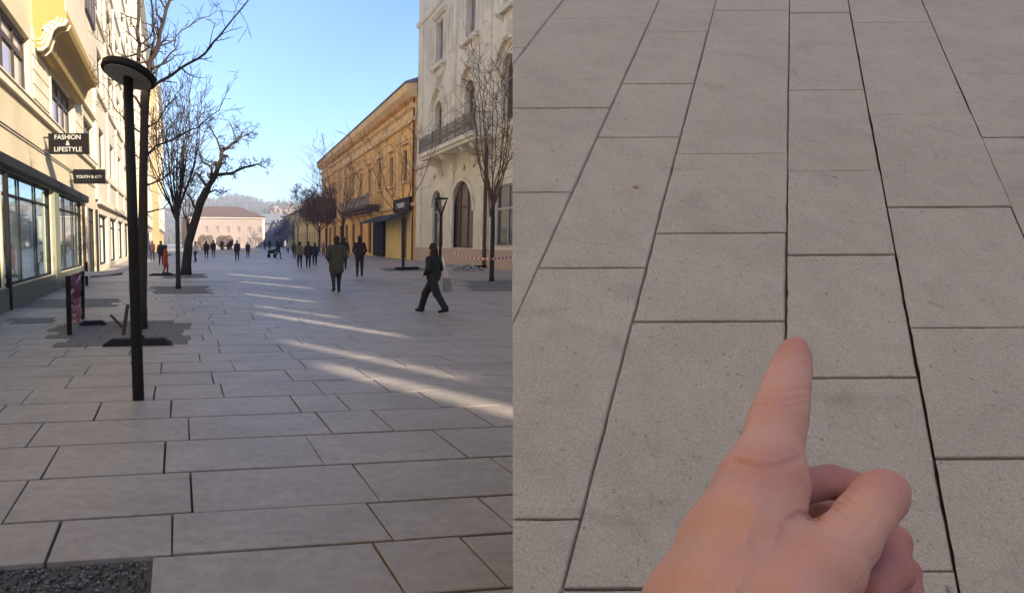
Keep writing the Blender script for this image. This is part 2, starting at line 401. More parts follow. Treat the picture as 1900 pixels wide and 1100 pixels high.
# dark sett areas round the tree bases: stepped outlines, every sett its own part, laid just proud of the slabs
def sett_area(px0, px1, py0, py1, rows, jag, cap=120):
    root = tag(MB().build('tree_pit_paving', M_SETT), kind='structure')
    c0, c1 = gnd((px0+px1)/2, py0), gnd((px0+px1)/2, py1)
    base = MB(); cells = []
    for r in range(rows):
        f0, f1 = r / rows, (r + 1) / rows
        pa, pb = c0.lerp(c1, f0), c0.lerp(c1, f1); y = py0 + (py1 - py0) * (r + .5) / rows
        pyr = H * F / max(((pa + pb) / 2).y, 1) + 447
        l = isect(gnd(px0 + random.uniform(0, jag), pyr), UL, (pa + pb) / 2, UC); rr_ = isect(gnd(px1 - random.uniform(0, jag), pyr), UL, (pa + pb) / 2, UC)
        n = max(2, int((rr_.x - l.x) / .42))
        for k in range(n):
            m0 = l.lerp(rr_, k / n); m1 = l.lerp(rr_, (k + 1) / n)
            cells.append([isect(m0, UL, pa, UC), isect(m1, UL, pa, UC), isect(m1, UL, pb, UC), isect(m0, UL, pb, UC)])
    if len(cells) <= cap:
        for c in cells:
            mb = MB(); slab_geo(mb, c, .007 + random.uniform(-.001, .001), .006, .008, .004); mb.build('sett', M_SETT, root)
    else:
        mb = MB()
        for c in cells: slab_geo(mb, c, .007 + random.uniform(-.001, .001), .006, .004, .003)
        tag(mb.build('sett_field', M_SETT, root), kind='stuff')
    bb = MB()
    for c in cells: bb.add([(p.x, p.y, .0045) for p in c], [(0, 1, 2, 3)])
    root.data = bb.mesh('tree_pit_paving', M_BED); return root
sett_area(85, 372, 596, 641, 7, 50)
sett_area(272, 396, 531, 545, 6, 18)
sett_area(290, 392, 508, 516, 5, 16)
sett_area(10, 225, 555, 571, 4, 22)
sett_area(10, 105, 590, 600, 2, 16)
sett_area(700, 800, 497, 503, 4, 14)
sett_area(855, 985, 521, 540, 6, 16)

# ================================================================== BUILDINGS
def arc_pts(s0, s1, h, n=10, rise=None):
    r = (s1 - s0) / 2; rise = r if rise is None else rise; c = (s0 + s1) / 2
    return [(c - r * math.cos(math.pi * i / n), h + rise * math.sin(math.pi * i / n)) for i in range(n + 1)]
def facade_wall(b, sg, s0, s1, h0, h1, ops, m, depth=.28, back=12, name='wall', body=True):
    """ops: (a, b, c, d, arch) openings; an arch springs (b-a)/2 below the top"""
    mb = MB(); xs = sorted({s0, s1, *[o[0] for o in ops], *[o[1] for o in ops]}); zs = sorted({h0, h1, *[o[2] for o in ops], *[o[3] for o in ops]})
    for i in range(len(xs) - 1):
        for j in range(len(zs) - 1):
            cx, cz = (xs[i] + xs[i+1]) / 2, (zs[j] + zs[j+1]) / 2
            if any(o[0] < cx < o[1] and o[2] < cz < o[3] for o in ops): continue
            mb.add([(xs[i], 0, zs[j]), (xs[i+1], 0, zs[j]), (xs[i+1], 0, zs[j+1]), (xs[i], 0, zs[j+1])], [(0, 1, 2, 3)])
    y = -sg * depth
    for o in ops:
        a, c, d, e = o[:4]
        mb.add([(a,0,d),(a,y,d),(a,y,e),(a,0,e)], [(0,1,2,3)]); mb.add([(c,0,d),(c,y,d),(c,y,e),(c,0,e)], [(3,2,1,0)])
        mb.add([(a,0,d),(c,0,d),(c,y,d),(a,y,d)], [(0,1,2,3)]); mb.add([(a,0,e),(c,0,e),(c,y,e),(a,y,e)], [(3,2,1,0)])
        if len(o) > 4 and o[4]:
            r = (c - a) / 2; P = arc_pts(a, c, e - r)
            for (p, q) in zip(P[:-1], P[1:]):
                mb.add([(p[0],0,p[1]), (q[0],0,q[1]), (q[0],0,e), (p[0],0,e)], [(0,1,2,3)])
                mb.add([(p[0],0,p[1]), (q[0],0,q[1]), (q[0],y,q[1]), (p[0],y,p[1])], [(0,1,2,3)])
    if body:
        B = -sg * back; yb = -sg * (depth + .6)
        mb.add([(s0,0,h0),(s0,B,h0),(s0,B,h1),(s0,0,h1)], [(0,1,2,3)]); mb.add([(s1,0,h0),(s1,B,h0),(s1,B,h1),(s1,0,h1)], [(0,1,2,3)])
        mb.add([(s0,0,h1),(s1,0,h1),(s1,B,h1),(s0,B,h1)], [(0,1,2,3)]); mb.add([(s0,B,h0),(s1,B,h0),(s1,B,h1),(s0,B,h1)], [(0,1,2,3)])
    return mb.build(name, m, b)
WIN_CACHE = {}
def window(b, sg, s0, s1, h0, h1, fm, gm, nx=2, nz=2, depth=.24, fw=.07, name='window', transom=None):
    k = (round(s1-s0, 3), round(h1-h0, 3), fm.name, gm.name, nx, nz, sg, fw, transom)
    if k not in WIN_CACHE:
        wd, ht = s1 - s0, h1 - h0; mb = MB(); y0, y1 = sorted((0, sg * .06))
        mb.box(0, fw, y0, y1, 0, ht); mb.box(wd - fw, wd, y0, y1, 0, ht); mb.box(fw, wd - fw, y0, y1, 0, fw); mb.box(fw, wd - fw, y0, y1, ht - fw, ht)
        y0, y1 = sorted((0, sg * .045))
        for i in range(1, nx): x = wd * i / nx; mb.box(x - fw*.45, x + fw*.45, y0, y1, fw, ht - fw)
        if transom: mb.box(fw, wd - fw, sg*.005 if sg > 0 else -.05, .05 if sg > 0 else -.005, ht*transom - fw*.6, ht*transom + fw*.6)
        elif nz > 1:
            for i in range(1, nz): z = ht * i / nz; mb.box(fw, wd - fw, *sorted((sg*.004, sg*.04)), z - fw*.35, z + fw*.35)
        pm = MB(); pm.box(fw*.5, wd - fw*.5, *sorted((-sg*.03, -sg*.01)), fw*.5, ht - fw*.5)
        WIN_CACHE[k] = (mb.mesh('window', fm), pm.mesh('pane', gm))
    fme, pme = WIN_CACHE[k]
    o = link(name, fme, b); o.location = (s0, -sg * depth, h0); link('pane', pme, o); return o
def trim(b, sg, name, m, s0, s1, h0, h1, out, tuck=.003):
    mb = MB(); mb.box(s0, s1, *sorted((-sg * tuck, sg * out)), h0, h1); return mb.build(name, m, b)
def moulding(b, sg, name, m, s0, s1, prof):
    """prof: (out, h) outline extruded along the facade"""
    mb = MB(); mb.prism([(s0, sg * o, h) for o, h in prof], (s1 - s0, 0, 0)); return mb.build(name, m, b)
def arch_hood(b, sg, name, m, s0, s1, h, wd=.22, out=.12, n=12):
    mb = MB(); P = arc_pts(s0, s1, h, n); Q = arc_pts(s0 - wd, s1 + wd, h, n, (s1 - s0)/2 + wd)
    for i in range(n):
        mb.prism([(P[i][0], -sg*.003, P[i][1]), (P[i+1][0], -sg*.003, P[i+1][1]), (Q[i+1][0], -sg*.003, Q[i+1][1]), (Q[i][0], -sg*.003, Q[i][1])], (0, sg * out, 0))
    return mb.build(name, m, b)
def scroll(b, sg, s, h, sc, m, name='corbel'):
    mb = MB(); prof = [(0, 0), (0, -1), (.12, -.98), (.25, -.8), (.3, -.55), (.5, -.4), (.85, -.32), (1, -.15), (1, 0)]
    mb.prism([(s, sg * (o * sc), h + z * sc) for o, z in prof], (.35 * sc, 0, 0)); return mb.build(name, m, b)

# ---- left row ------------------------------------------------------
LD = Vector((-.2009, 1, 0)).normalized(); LROT = math.atan2(LD.y, LD.x)
LP = lambda Y, off=0: Vector((-4.10 - .2009 * Y, Y, 0)) + Vector((LD.y, -LD.x, 0)) * off
LS = lambda Y, Y0: (Y - Y0) / LD.y            # distance along the facade
sg = -1
# first building: warm cream with shop
Y0 = 8.0; e = LS(34.5, Y0)
B1 = empty('shop_building', LP(Y0), LROT, 'warm cream rendered building with dark shop fascia and wide dark framed windows', 'building')
ops = []; shop = []
for Ya, Yb in ((9.3, 11.6), (14.2, 19.1), (22.1, 27.0), (30.2, 33.6)):
    for (h0, h1) in ((5.75, 7.55), (10.6, 13.2), (15.2, 17.8), (19.8, 22.2)): ops.append((LS(Ya, Y0), LS(Yb, Y0), h0, h1))
for Ya, Yb in ((9, 15.2), (15.35, 21.5), (22.5, 28.7)): shop.append((LS(Ya, Y0), LS(Yb, Y0), .58, 3.43))
shop.append((LS(30.0, Y0), LS(33.2, Y0), .1, 3.3))
facade_wall(B1, sg, 0, e, 0, 27.5, ops + shop, M_YEL)
for o in ops: window(B1, sg, *o[:4], M_FRAMED, M_CURT, nx=4, nz=1, depth=.22, fw=.13, transom=.68)
for o in shop: window(B1, sg, *o[:4], M_DARK, M_SHOP, nx=3, nz=1, depth=.1, fw=.05, name='shop_window', transom=.8)
trim(B1, sg, 'sill_course', M_TRIM, 0, e, 5.5, 5.7, .12); trim(B1, sg, 'sill_lip', M_TRIM, 0, e, 5.7, 5.745, .16)
moulding(B1, sg, 'fascia', M_DARK, LS(9, Y0), LS(29.6, Y0), [(0.003, 3.44), (.16, 3.42), (.22, 3.48), (.22, 3.72), (.003, 3.76)])
trim(B1, sg, 'shop_plinth', mat('shop plinth', (.16, .17, .13), .8, noise=.2), LS(8.2, Y0), LS(29.4, Y0), 0, .55, .06)
for Yp, m, wd in ((15.5, M_DARK, .14), (21.7, mat('grey green column', (.22, .23, .17), .8, noise=.15), .85), (28.8, M_FRAMED, .3), (29.7, M_PINK, .5), (33.8, M_DARK, .25)):
    trim(B1, sg, 'shop_pillar', m, LS(Yp, Y0), LS(Yp, Y0) + wd, 0, 3.34, .1)
mb = MB(); mb.tube([(0, -.05, 4.5), (e, -.05, 4.5)], .022, 5); mb.build('facade_cable', M_FRAMED, B1)
for k in range(5): trim(B1, sg, 'rustication_band', M_TRIM, LS(19.4, Y0), LS(21.8, Y0), 5.95 + k * .42, 6.32 + k * .42, .035)
for k in range(5): trim(B1, sg, 'rustication_band', M_TRIM, LS(27.4, Y0), LS(29.8, Y0), 5.95 + k * .42, 6.32 + k * .42, .035)
for Yv in (21.95, 27.15): trim(B1, sg, 'window_jamb', M_TRIM, LS(Yv, Y0), LS(Yv, Y0) + .12, 5.75, 7.7, .06)
# oriel over the windows, carried on a wave shaped moulding
oa, ob = LS(19.7, Y0), LS(27.6, Y0); M_SOFSHADE = mat('shaded ochre soffit', (.40, .27, .09), .9, noise=.1)  # deeper ochre puts the shade of the oriel's underside and end into the colour
mb = MB(); mb.box(oa, ob, -.92, -.003, 8.602, 26); mb.build('oriel', M_SOFSHADE, B1)
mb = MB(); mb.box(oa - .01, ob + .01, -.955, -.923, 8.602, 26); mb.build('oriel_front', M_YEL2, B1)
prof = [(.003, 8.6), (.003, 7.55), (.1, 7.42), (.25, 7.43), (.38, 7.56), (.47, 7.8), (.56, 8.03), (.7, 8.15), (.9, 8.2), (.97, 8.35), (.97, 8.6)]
moulding(B1, sg, 'oriel_moulding', M_SOFSHADE, oa - .02, ob + .02, prof)
for k, (dx, sc, r_) in enumerate([(-.03, 1.0, .055), (-.03, .86, .035), (-.03, .74, .03), (.5, 1.02, .03)]):
    mb = MB(); mb.tube([(oa + dx, -o * sc, 8.55 + (z - 8.55) * sc) for o, z in prof[2:-1]], r_, 6); mb.build('moulding_rib', M_TRIM, B1, smooth=True)
mb = MB(); mb.tube([(oa - .05, -.45 + .16 * math.cos(t * .5) * (1 - t * .05), 8.0 + .16 * math.sin(t * .5) * (1 - t * .05)) for t in range(18)], .035, 6); mb.build('scroll', M_TRIM, B1, smooth=True)
for k in range(3):
    for j in range(2):
        ww = window(B1, sg, oa + .6 + j * 3.8, oa + 3.2 + j * 3.8, 10.2 + k*4.6, 12.8 + k*4.6, M_FRAMED, M_CURT, nx=3, nz=1, depth=-.99, fw=.11, transom=.7)
trim(B1, sg, 'pilaster', M_TRIM, LS(29.0, Y0), LS(29.6, Y0), 8.1, 27, .18); trim(B1, sg, 'pilaster', M_TRIM, LS(33.9, Y0), e, 3.9, 27, .14)
trim(B1, sg, 'upper_band', M_TRIM, ob + .35, e, 8.0, 8.25, .16)
moulding(B1, sg, 'eaves', M_TRIM, 0, e, [(.003, 27), (.5, 27.2), (.8, 27.5), (.8, 27.8), (.003, 27.8)])

def plain_left(name, label, Ya, Yb, off, hgt, m, tm, bay, wins, fm, gm, shop_h=3.2, nx=2):
    e = LS(Yb, Ya); b = empty(name, LP(Ya, off), LROT, label, 'building'); ops = []; n = max(1, int(e / bay))
    for i in range(n):
        c = (i + .5) * e / n
        for (h0, h1, ww) in wins: ops.append((c - ww/2, c + ww/2, h0, h1))
    sh = [((i + .12) * e / n, (i + .88) * e / n, .3, shop_h) for i in range(n)]
    facade_wall(b, -1, 0, e, 0, hgt, ops + sh, m)
    for o in ops: window(b, -1, *o, fm, gm, nx=nx, nz=1, fw=.1, transom=.7)
    for o in sh: window(b, -1, *o, M_DARK, M_SHOP, nx=2, nz=1, fw=.1, name='shop_window', transom=.78)
    trim(b, -1, 'shop_cornice', tm, 0, e, shop_h + .5, shop_h + .8, .2)
    hs = sorted({w_[0] for w_ in wins})
    for h in hs: trim(b, -1, 'string_course', tm, 0, e, h - .45, h - .2, .13)
    for i in range(n + 1):
        x = min(max(i * e / n - .3, 0), e - .6); trim(b, -1, 'pilaster', tm, x, x + .6, shop_h + .81, hgt - .6, .1)
    moulding(b, -1, 'eaves', tm, 0, e, [(.003, hgt - .5), (.4, hgt - .3), (.7, hgt), (.7, hgt + .3), (.003, hgt + .3)])
    return b
fl = lambda w_: [(5.8, 8.1, w_), (10.2, 12.5, w_), (14.4, 16.7, w_), (18.6, 20.9, w_), (22.6, 24.6, w_)]
plain_left('apartment_building', 'pale cream tall building beyond the warm cream shop, with pilasters', 34.6, 72, 0.0, 28.5, M_YEL2, M_TRIM, 6.2, fl(2.6), M_FRAMED, M_CURT)
plain_left('apartment_building', 'pinkish tall building behind the lamp post, between the cream and the ochre ones', 72.1, 107, 0.5, 29, M_PINK, M_TRIM, 6, fl(2.2), M_FRAMED, M_GLASS)
plain_left('apartment_building', 'yellow ochre tall building stepping forward at the far end of its row', 107.1, 165, 1.7, 27.5, M_OCHL, M_TRIM, 6, fl(2.0), M_FRAMED, M_GLASS)

BL = empty('apartment_building', LP(-45), LROT, 'cream building added out of view, continuing the left row to darken the near street', 'building')  # unseen block added to take sky light off the near paving
facade_wall(BL, -1, 0, LS(7.9, -45), 0, 24, [], M_YEL2)
# projecting shop signs
def sign(label, px, pz_px, wdt, hgt, lines, size):
    Y = 4.10 * F / (322 - px); p = LP(Y); z = (447 - pz_px) / F * Y + H
    o = empty('shop_sign', (p.x, p.y, z), 0, label, 'sign')
    mb = MB(); mb.box(.18, .18 + wdt, -.07, .07, -hgt/2, hgt/2); mb.build('sign_board', M_SIGN, o)
    mb = MB()
    for zz in (-hgt*.3, hgt*.3): mb.box(-.1, .178, -.025, .025, zz - .025, zz + .025)
    mb.build('bracket', M_FRAMED, o)
    for i, (t, zt) in enumerate(lines):
        c = bpy.data.curves.new('lettering', 'FONT'); c.body = t; c.size = size; c.align_x = 'CENTER'; c.align_y = 'CENTER'; c.extrude = .006; c.offset = .0015
        tmp = bpy.data.objects.new('lettering', c); COL.objects.link(tmp); c.materials.append(M_LET)
        dg = bpy.context.evaluated_depsgraph_get(); me = bpy.data.meshes.new_from_object(tmp.evaluated_get(dg)); bpy.data.objects.remove(tmp)
        to = link('lettering', me, o)
        to.location = (.18 + wdt/2, -.078, zt); to.rotation_euler = (R(90), 0, 0)
sign('upper dark shop sign reading FASHION and LIFESTYLE on the cream wall', 88, 271, 1.24, .64, [('FASHION', .19), ('&', 0), ('LIFESTYLE', -.19)], .205)
sign('lower dark shop sign with one line of lettering, beyond the FASHION sign', 133, 330, 1.24, .56, [('YOUTH & KID', -.02)], .16)

# ---- right row -----------------------------------------------------
RDv = Vector((-.1099, 1, 0)).normalized(); RROT = math.atan2(RDv.y, RDv.x)
RP = lambda Y: Vector((16.1 - .1099 * Y, Y, 0)); RS = lambda Y, Y0: (Y - Y0) / RDv.y
# ivory building with arched windows
Y0 = 22.0; e = RS(55.9, Y0); sg = 1
B2 = empty('ivory_building', RP(Y0), RROT, 'ornate ivory building with arched windows and a long iron balcony', 'building')
cols = [RS(y, Y0) for y in (50.0, 43.6, 37.6, 31.4, 25.4)]
gops, aops, uops = [], [], []
for i, c in enumerate(cols):
    gops.append((RS(46.9, Y0) - 4.3, RS(46.9, Y0), 1.2, 5.85, 1) if i == 1 else (c - 1.3, c + 1.3, 1.2, 5.6, 1) if i == 0 else (c - 1.6, c + 1.6, 1.35, 5.0, 0))
    aops.append((c - .85, c + .85, 8.75, 12.4, 1)); uops.append((c - .85, c + .85, 15.2, 18.4)); uops.append((c - .85, c + .85, 21, 24))
facade_wall(B2, sg, 0, e, 0, 27, gops + aops + uops, M_CREAM, depth=.35)
for i, o in enumerate(gops): window(B2, sg, *o[:4], M_FRAMEL if i == 0 else M_BROWN if i == 1 else M_LET, M_GLASS if i != 1 else M_GLASSB, nx=2 if i != 1 else 3, nz=1, depth=.2, fw=.1, transom=.62)
for o in aops + uops: window(B2, sg, *o[:4], M_FRAMEL, M_CURT if o[2] > 10 else M_GLASSB, nx=2, nz=1, depth=.33, fw=.1, transom=.66)
for i, o in enumerate(gops):
    if i < 2: arch_hood(B2, sg, 'arch_surround', M_CREAMT, o[0], o[1], o[3] - (o[1]-o[0])/2, .25, .14)
mb = MB(); mb.tube([(RS(40.2, Y0), .2, 0), (RS(40.2, Y0), .2, 7.6)], .12, 8); mb.build('downpipe', M_BROWN, B2)
for o in aops:
    arch_hood(B2, sg, 'arch_surround', M_CREAMT, o[0], o[1], o[3] - .85, .18, .12)
    arch_hood(B2, sg, 'hood_mould', M_CREAMT, o[0] - .55, o[1] + .55, o[3] - .55, .2, .3)
    c = (o[0] + o[1]) / 2
    mb = MB(); mb.prism([(c - .28, -.003, 13.3), (c + .28, -.003, 13.3), (c + .42, -.003, 14.15), (c - .42, -.003, 14.15)], (0, .42, 0)); mb.build('keystone', M_CREAMT, B2)
    for s_ in (-1, 1): trim(B2, sg, 'window_jamb', M_CREAMT, *sorted((c + s_*.87, c + s_*1.06)), 8.75, 11.5, .12)
for o in uops:
    c = (o[0] + o[1]) / 2
    trim(B2, sg, 'sill', M_CREAMT, o[0] - .5, o[1] + .5, o[2] - .3, o[2] - .02, .35)
    for s_ in (-1, 1):
        trim(B2, sg, 'window_jamb', M_CREAMT, *sorted((c + s_*.87, c + s_*1.1)), o[2], o[3] + .1, .12)
        scroll(B2, sg, c + s_*1.0 - .12, o[2] - .31, .55, M_CREAMT, 'sill_bracket')
    moulding(B2, sg, 'window_hood', M_CREAMT, o[0] - .45, o[1] + .45, [(.003, o[3] + .25), (.2, o[3] + .3), (.38, o[3] + .5), (.38, o[3] + .62), (.003, o[3] + .7)])
trim(B2, sg, 'plinth', M_PLINTH, 0, e, 0, 1.15, .09)
for i, c in enumerate([0.2] + [(cols[j] + cols[j+1]) / 2 for j in range(4)] + [e - 1.2]):
    trim(B2, sg, 'pilaster', M_CREAMT, max(c - .45, 0), c + .45, 1.16, 7.7, .13)
    trim(B2, sg, 'upper_pilaster', M_CREAMT, max(c - .35, 0), c + .35, 8.7, 26, .09)
moulding(B2, sg, 'string_course', M_CREAMT, 0, e, [(.003, 7.75), (.15, 7.8), (.3, 8.05), (.3, 8.25), (.003, 8.3)])
moulding(B2, sg, 'string_course', M_CREAMT, 0, e, [(.003, 19.6), (.14, 19.65), (.22, 19.85), (.22, 20.0), (.003, 20.05)])
for i, c in enumerate(cols):
    for s_ in (-1, 1):
        x = c + s_ * 2.2
        for (h0, h1) in ((9.3, 12.6), (15.4, 18.6)):
            mb = MB(); w2 = .42
            for (a0, a1, b0, b1) in ((x - w2, x + w2, h0, h0 + .1), (x - w2, x + w2, h1 - .1, h1), (x - w2, x - w2 + .1, h0 + .1, h1 - .1), (x + w2 - .1, x + w2, h0 + .1, h1 - .1)): mb.box(a0, a1, -.003, .06, b0, b1)
            mb.build('panel_moulding', M_CREAMT, B2)
    for k in range(5):
        mb = MB(); a_ = math.pi * (k + .5) / 5; mb.lathe([(.02, 0), (.13, .03), (.16, .1), (.02, .16)], 8); o = mb.build('leaf_boss', M_CREAMT, B2); o.location = (c + 1.0 * math.cos(a_), 0, 12.75 + .75 * math.sin(a_)); o.rotation_euler = (R(-90), 0, 0)
    mb = MB(); mb.box(c - .8, c + .8, -.003, .1, 14.2, 14.75); mb.build('apron', M_CREAMT, B2)
# balcony
ba, bb_ = RS(39.3, Y0), RS(50.6, Y0)
mb = MB(); mb.box(ba, bb_, .305, 1.5, 8.08, 8.36); mb.box(ba + .1, bb_ - .1, .306, 1.35, 7.85, 8.078); bal = mb.build('balcony', M_CREAMT, B2)
rl = MB()
rl.tube([(ba+.08, 1.4, 9.5), (bb_-.08, 1.4, 9.5)], .04, 6); rl.tube([(ba+.08, 1.4, 8.45), (bb_-.08, 1.4, 8.45)], .03, 6)
rl.tube([(ba+.08, 1.4, 9.28), (bb_-.08, 1.4, 9.28)], .02, 4)
n = 70
for i in range(n + 1):
    x = ba + .08 + (bb_ - ba - .16) * i / n; big = i % 10 == 0
    rl.tube([(x, 1.4, 8.36), (x, 1.4, 9.5 if not big else 9.65)], .018 if not big else .05, 4)
    if not big:
        cx_ = x; rl.tube([(cx_ + .055*math.cos(t*.785), 1.4, 8.88 + .17*math.sin(t*.785)) for t in range(9)], .014, 3)
        rl.tube([(cx_ + .045*math.cos(t*.785), 1.4, 9.17 + .07*math.sin(t*.785)) for t in range(9)], .014, 3)
for x in (ba + .08, bb_ - .08):
    rl.tube([(x, .3, 9.5), (x, 1.4, 9.5)], .035, 5)
    for i in range(8): rl.tube([(x, .35 + i*.14, 8.36), (x, .35 + i*.14, 9.5)], .016, 4)
rl.build('railing', mat('grey iron', (.27, .235, .19), .7, noise=.2), bal)
for Yc in (40.2, 42.0, 46.0, 49.2): scroll(B2, sg, RS(Yc, Y0), 7.84, 1.15, M_CREAMT)
moulding(B2, sg, 'eaves', M_CREAMT, 0, e, [(.003, 26.2), (.5, 26.5), (1, 26.9), (1, 27.3), (.003, 27.3)])
for c in cols[:3]:
    for k in (-1, 1):
        mb = MB(); mb.lathe([(.02, 0), (.16, .04), (.22, .1), (.12, .16), (.01, .2)], 12); o = mb.build('rosette', M_CREAMT, B2); o.location = (c + k*.9, .0, 6.75); o.rotation_euler = (R(-90), 0, 0)

# ochre building
Y0 = 56.0; e = RS(113.5, Y0)
B3 = empty('ochre_building', RP(Y0), RROT, 'long orange ochre building with heavy cornice and brown windows', 'building')
ops = []; gop = []
n = 11
for i in range(n):
    c = RS(59.4, Y0) + i * 5.05
    ops.append((c - .7, c + .7, 7.2, 10.0))
    gop.append((c - .95, c + .95, .25, 3.9))
facade_wall(B3, sg, 0, e, 0, 14.0, ops + gop, M_OCHRE)
for i, o in enumerate(ops):
    window(B3, sg, *o, M_BROWN, mat('dark brown pane', (.05, .028, .016), .4, spec=.2), nx=2, nz=1, fw=.12, transom=.68)
    trim(B3, sg, 'sill', M_OCHT, o[0] - .3, o[1] + .3, 6.95, 7.15, .22)
    c = (o[0] + o[1]) / 2
    for s_ in (-1, 1): trim(B3, sg, 'window_jamb', M_OCHT, *sorted((c + s_*.72, c + s_*.98)), 7.2, 10.3, .1)
    mb = MB(); mb.prism([(c - 1.15, -.003, 10.45), (c + 1.15, -.003, 10.45), (c, -.003, 11.25)], (0, .3, 0)); mb.build('pediment', M_OCHT, B3)
for i, o in enumerate(gop): window(B3, sg, *o, M_BROWN, mat('brown door leaf', (.2, .10, .05), .6, noise=.2) if i in (0, 3, 4) else M_GLASS, nx=2, nz=1, fw=.14, name='shop_window', transom=.74)
for i in range(n + 1):
    c = RS(56.9, Y0) + i * 5.05
    if c < e - .5: trim(B3, sg, 'pilaster', M_OCHT, c - .3, c + .3, 5.2, 12.0, .1)
moulding(B3, sg, 'string_course', M_OCHT, 0, e, [(.003, 4.7), (.2, 4.75), (.3, 5.0), (.003, 5.15)])
moulding(B3, sg, 'frieze', M_OCHT, 0, e, [(.003, 12.05), (.25, 12.1), (.3, 12.4), (.12, 12.5), (.12, 13.1), (.4, 13.3), (.45, 13.5), (.003, 13.55)])
moulding(B3, sg, 'cornice', M_OCHT, 0, e, [(.003, 14.02), (.5, 14.1), (.95, 14.5), (1.0, 14.9), (1.0, 15.15), (.003, 15.2)])
moulding(B3, sg, 'roof', M_ROOFB, 0, e, [(1.1, 15.21), (1.1, 15.33), (-6, 17.6), (-12, 15.21)])
mb = MB(); mb.tube([(.35, .18, 0), (.35, .18, 14.0)], .08, 8); mb.build('downpipe', M_BROWN, B3)
trim(B3, sg, 'yellow_shop_wall', M_YWALL, .8, RS(66.5, Y0), 0.0, 4.65, .06)
mb = MB(); mb.box(RS(59.4, Y0) - .8, RS(59.4, Y0) + .8, .064, .1, .1, 3.7); mb.build('door', M_BROWN, B3)
mb = MB(); mb.box(RS(66.6, Y0), RS(71.5, Y0), .004, .3, .1, 4.0); mb.build('black_shopfront', M_BLACK, B3)
# awning, sign over it
aw0, aw1 = RS(57.3, Y0), RS(70.0, Y0)
mb = MB(); mb.prism([(aw0, .07, 4.35), (aw0, 2.1, 3.7), (aw0, 2.1, 3.5), (aw0, 2.06, 3.5), (aw0, .07, 4.25)], (aw1 - aw0, 0, 0))
mb.build('awning', mat('navy awning', (.045, .05, .075), .8, noise=.15), B3)
mb = MB(); mb.box(RS(56.8, Y0), RS(62.5, Y0), .07, .35, 4.4, 5.6); sb = mb.build('shop_fascia', M_SIGN, B3)
mb = MB(); mb.box(RS(58.2, Y0), RS(61.2, Y0), .352, .37, 4.75, 5.2); mb.build('pale_strip', M_LET, sb)
# covered balcony
ba, bb_ = RS(68.5, Y0), RS(86, Y0)
mb = MB(); mb.box(ba, bb_, .31, 1.7, 5.2, 5.55); mb.box(ba + .2, bb_ - .2, .312, 1.4, 4.85, 5.198); bal = mb.build('balcony', mat('dark balcony', (.13, .095, .07), .85, noise=.2), B3)
mb = MB()
for i in range(46):
    x = ba + .1 + (bb_ - ba - .2) * i / 45; mb.lathe([(.05, 5.55), (.09, 5.75), (.05, 6.0), (.07, 6.35), (.05, 6.5)], 6, c=(x, 1.55, 0))
mb.box(ba, bb_, 1.42, 1.68, 6.5, 6.62)
for i in range(5): x = ba + (bb_ - ba - .5) * i / 4; mb.box(x, x + .5, 1.38, 1.72, 5.56, 6.75)
mb.build('balustrade', mat('grey balustrade', (.38, .31, .24), .85, noise=.15), bal)
for i in range(5): scroll(B3, sg, ba + .5 + i * 3.9, 4.84, .9, M_OCHT)

# lower yellow building beyond
Y0 = 113.7; e = RS(190, Y0)
B4 = empty('yellow_building', RP(Y0), RROT, 'low yellow building beyond the long ochre one, behind the red brown tree', 'building')
ops = [(i * 4 + 1.3, i * 4 + 2.9, .4, 3.4) for i in range(18)] + [(i * 4 + 1.3, i * 4 + 2.9, 5, 7.2) for i in range(18)]
facade_wall(B4, sg, 0, e, 0, 8.6, ops, M_YWALL)
for o in ops: window(B4, sg, *o, M_FRAMEL, M_GLASS, nx=2, nz=1, fw=.14, transom=.7)
moulding(B4, sg, 'roof', M_TILE, 0, e, [(.6, 8.62), (.6, 8.8), (-6, 12), (-12, 8.62)])

# added unseen facade wall, its holes cut to shape the streaks of sun
HS = MB(); wall_n = Vector((RDv.y, -RDv.x, 0))
def to_wall(p):                              # follow the sun from a ground point to the wall plane
    t = ((RP(0) - p).dot(wall_n)) / SUNV.dot(wall_n); q = p + SUNV * t
    return RS(q.y, -70), q.z
streaks = [((596, 690), (985, 762), .58), ((520, 628), (872, 712), .40), ((474, 577), (760, 632), .44), ((466, 560), (640, 600), .3),
           ((448, 540), (590, 568), .4), ((438, 520), (585, 538), .5), ((422, 507), (540, 520), .6),
           ((640, 655), (900, 700), .13), ((560, 602), (840, 655), .14)]
ops = []
for a, b, wd in streaks:
    s1_, z1_ = to_wall(gnd(*a)); s2_, z2_ = to_wall(gnd(*b)); c = (s1_ + s2_) / 2; k = wd / abs(SX) / 2 * .9
    ops.append((c - k, c + k, min(z1_, z2_), max(z1_, z2_)))
ops.sort(); fixed = []
for o in ops:
    if fixed and o[0] < fixed[-1][1] + .05: o = (fixed[-1][1] + .05, max(o[1], fixed[-1][1] + .3), o[2], o[3])
    fixed.append(o)
B5 = empty('streak_facade', RP(-70), RROT, 'tall cream facade added out of view, with holes cut to cast the sun streaks', 'building')
facade_wall(B5, 1, 0, RS(21.9, -70), 0, 20.3, fixed, M_CREAM, depth=.12, body=False)

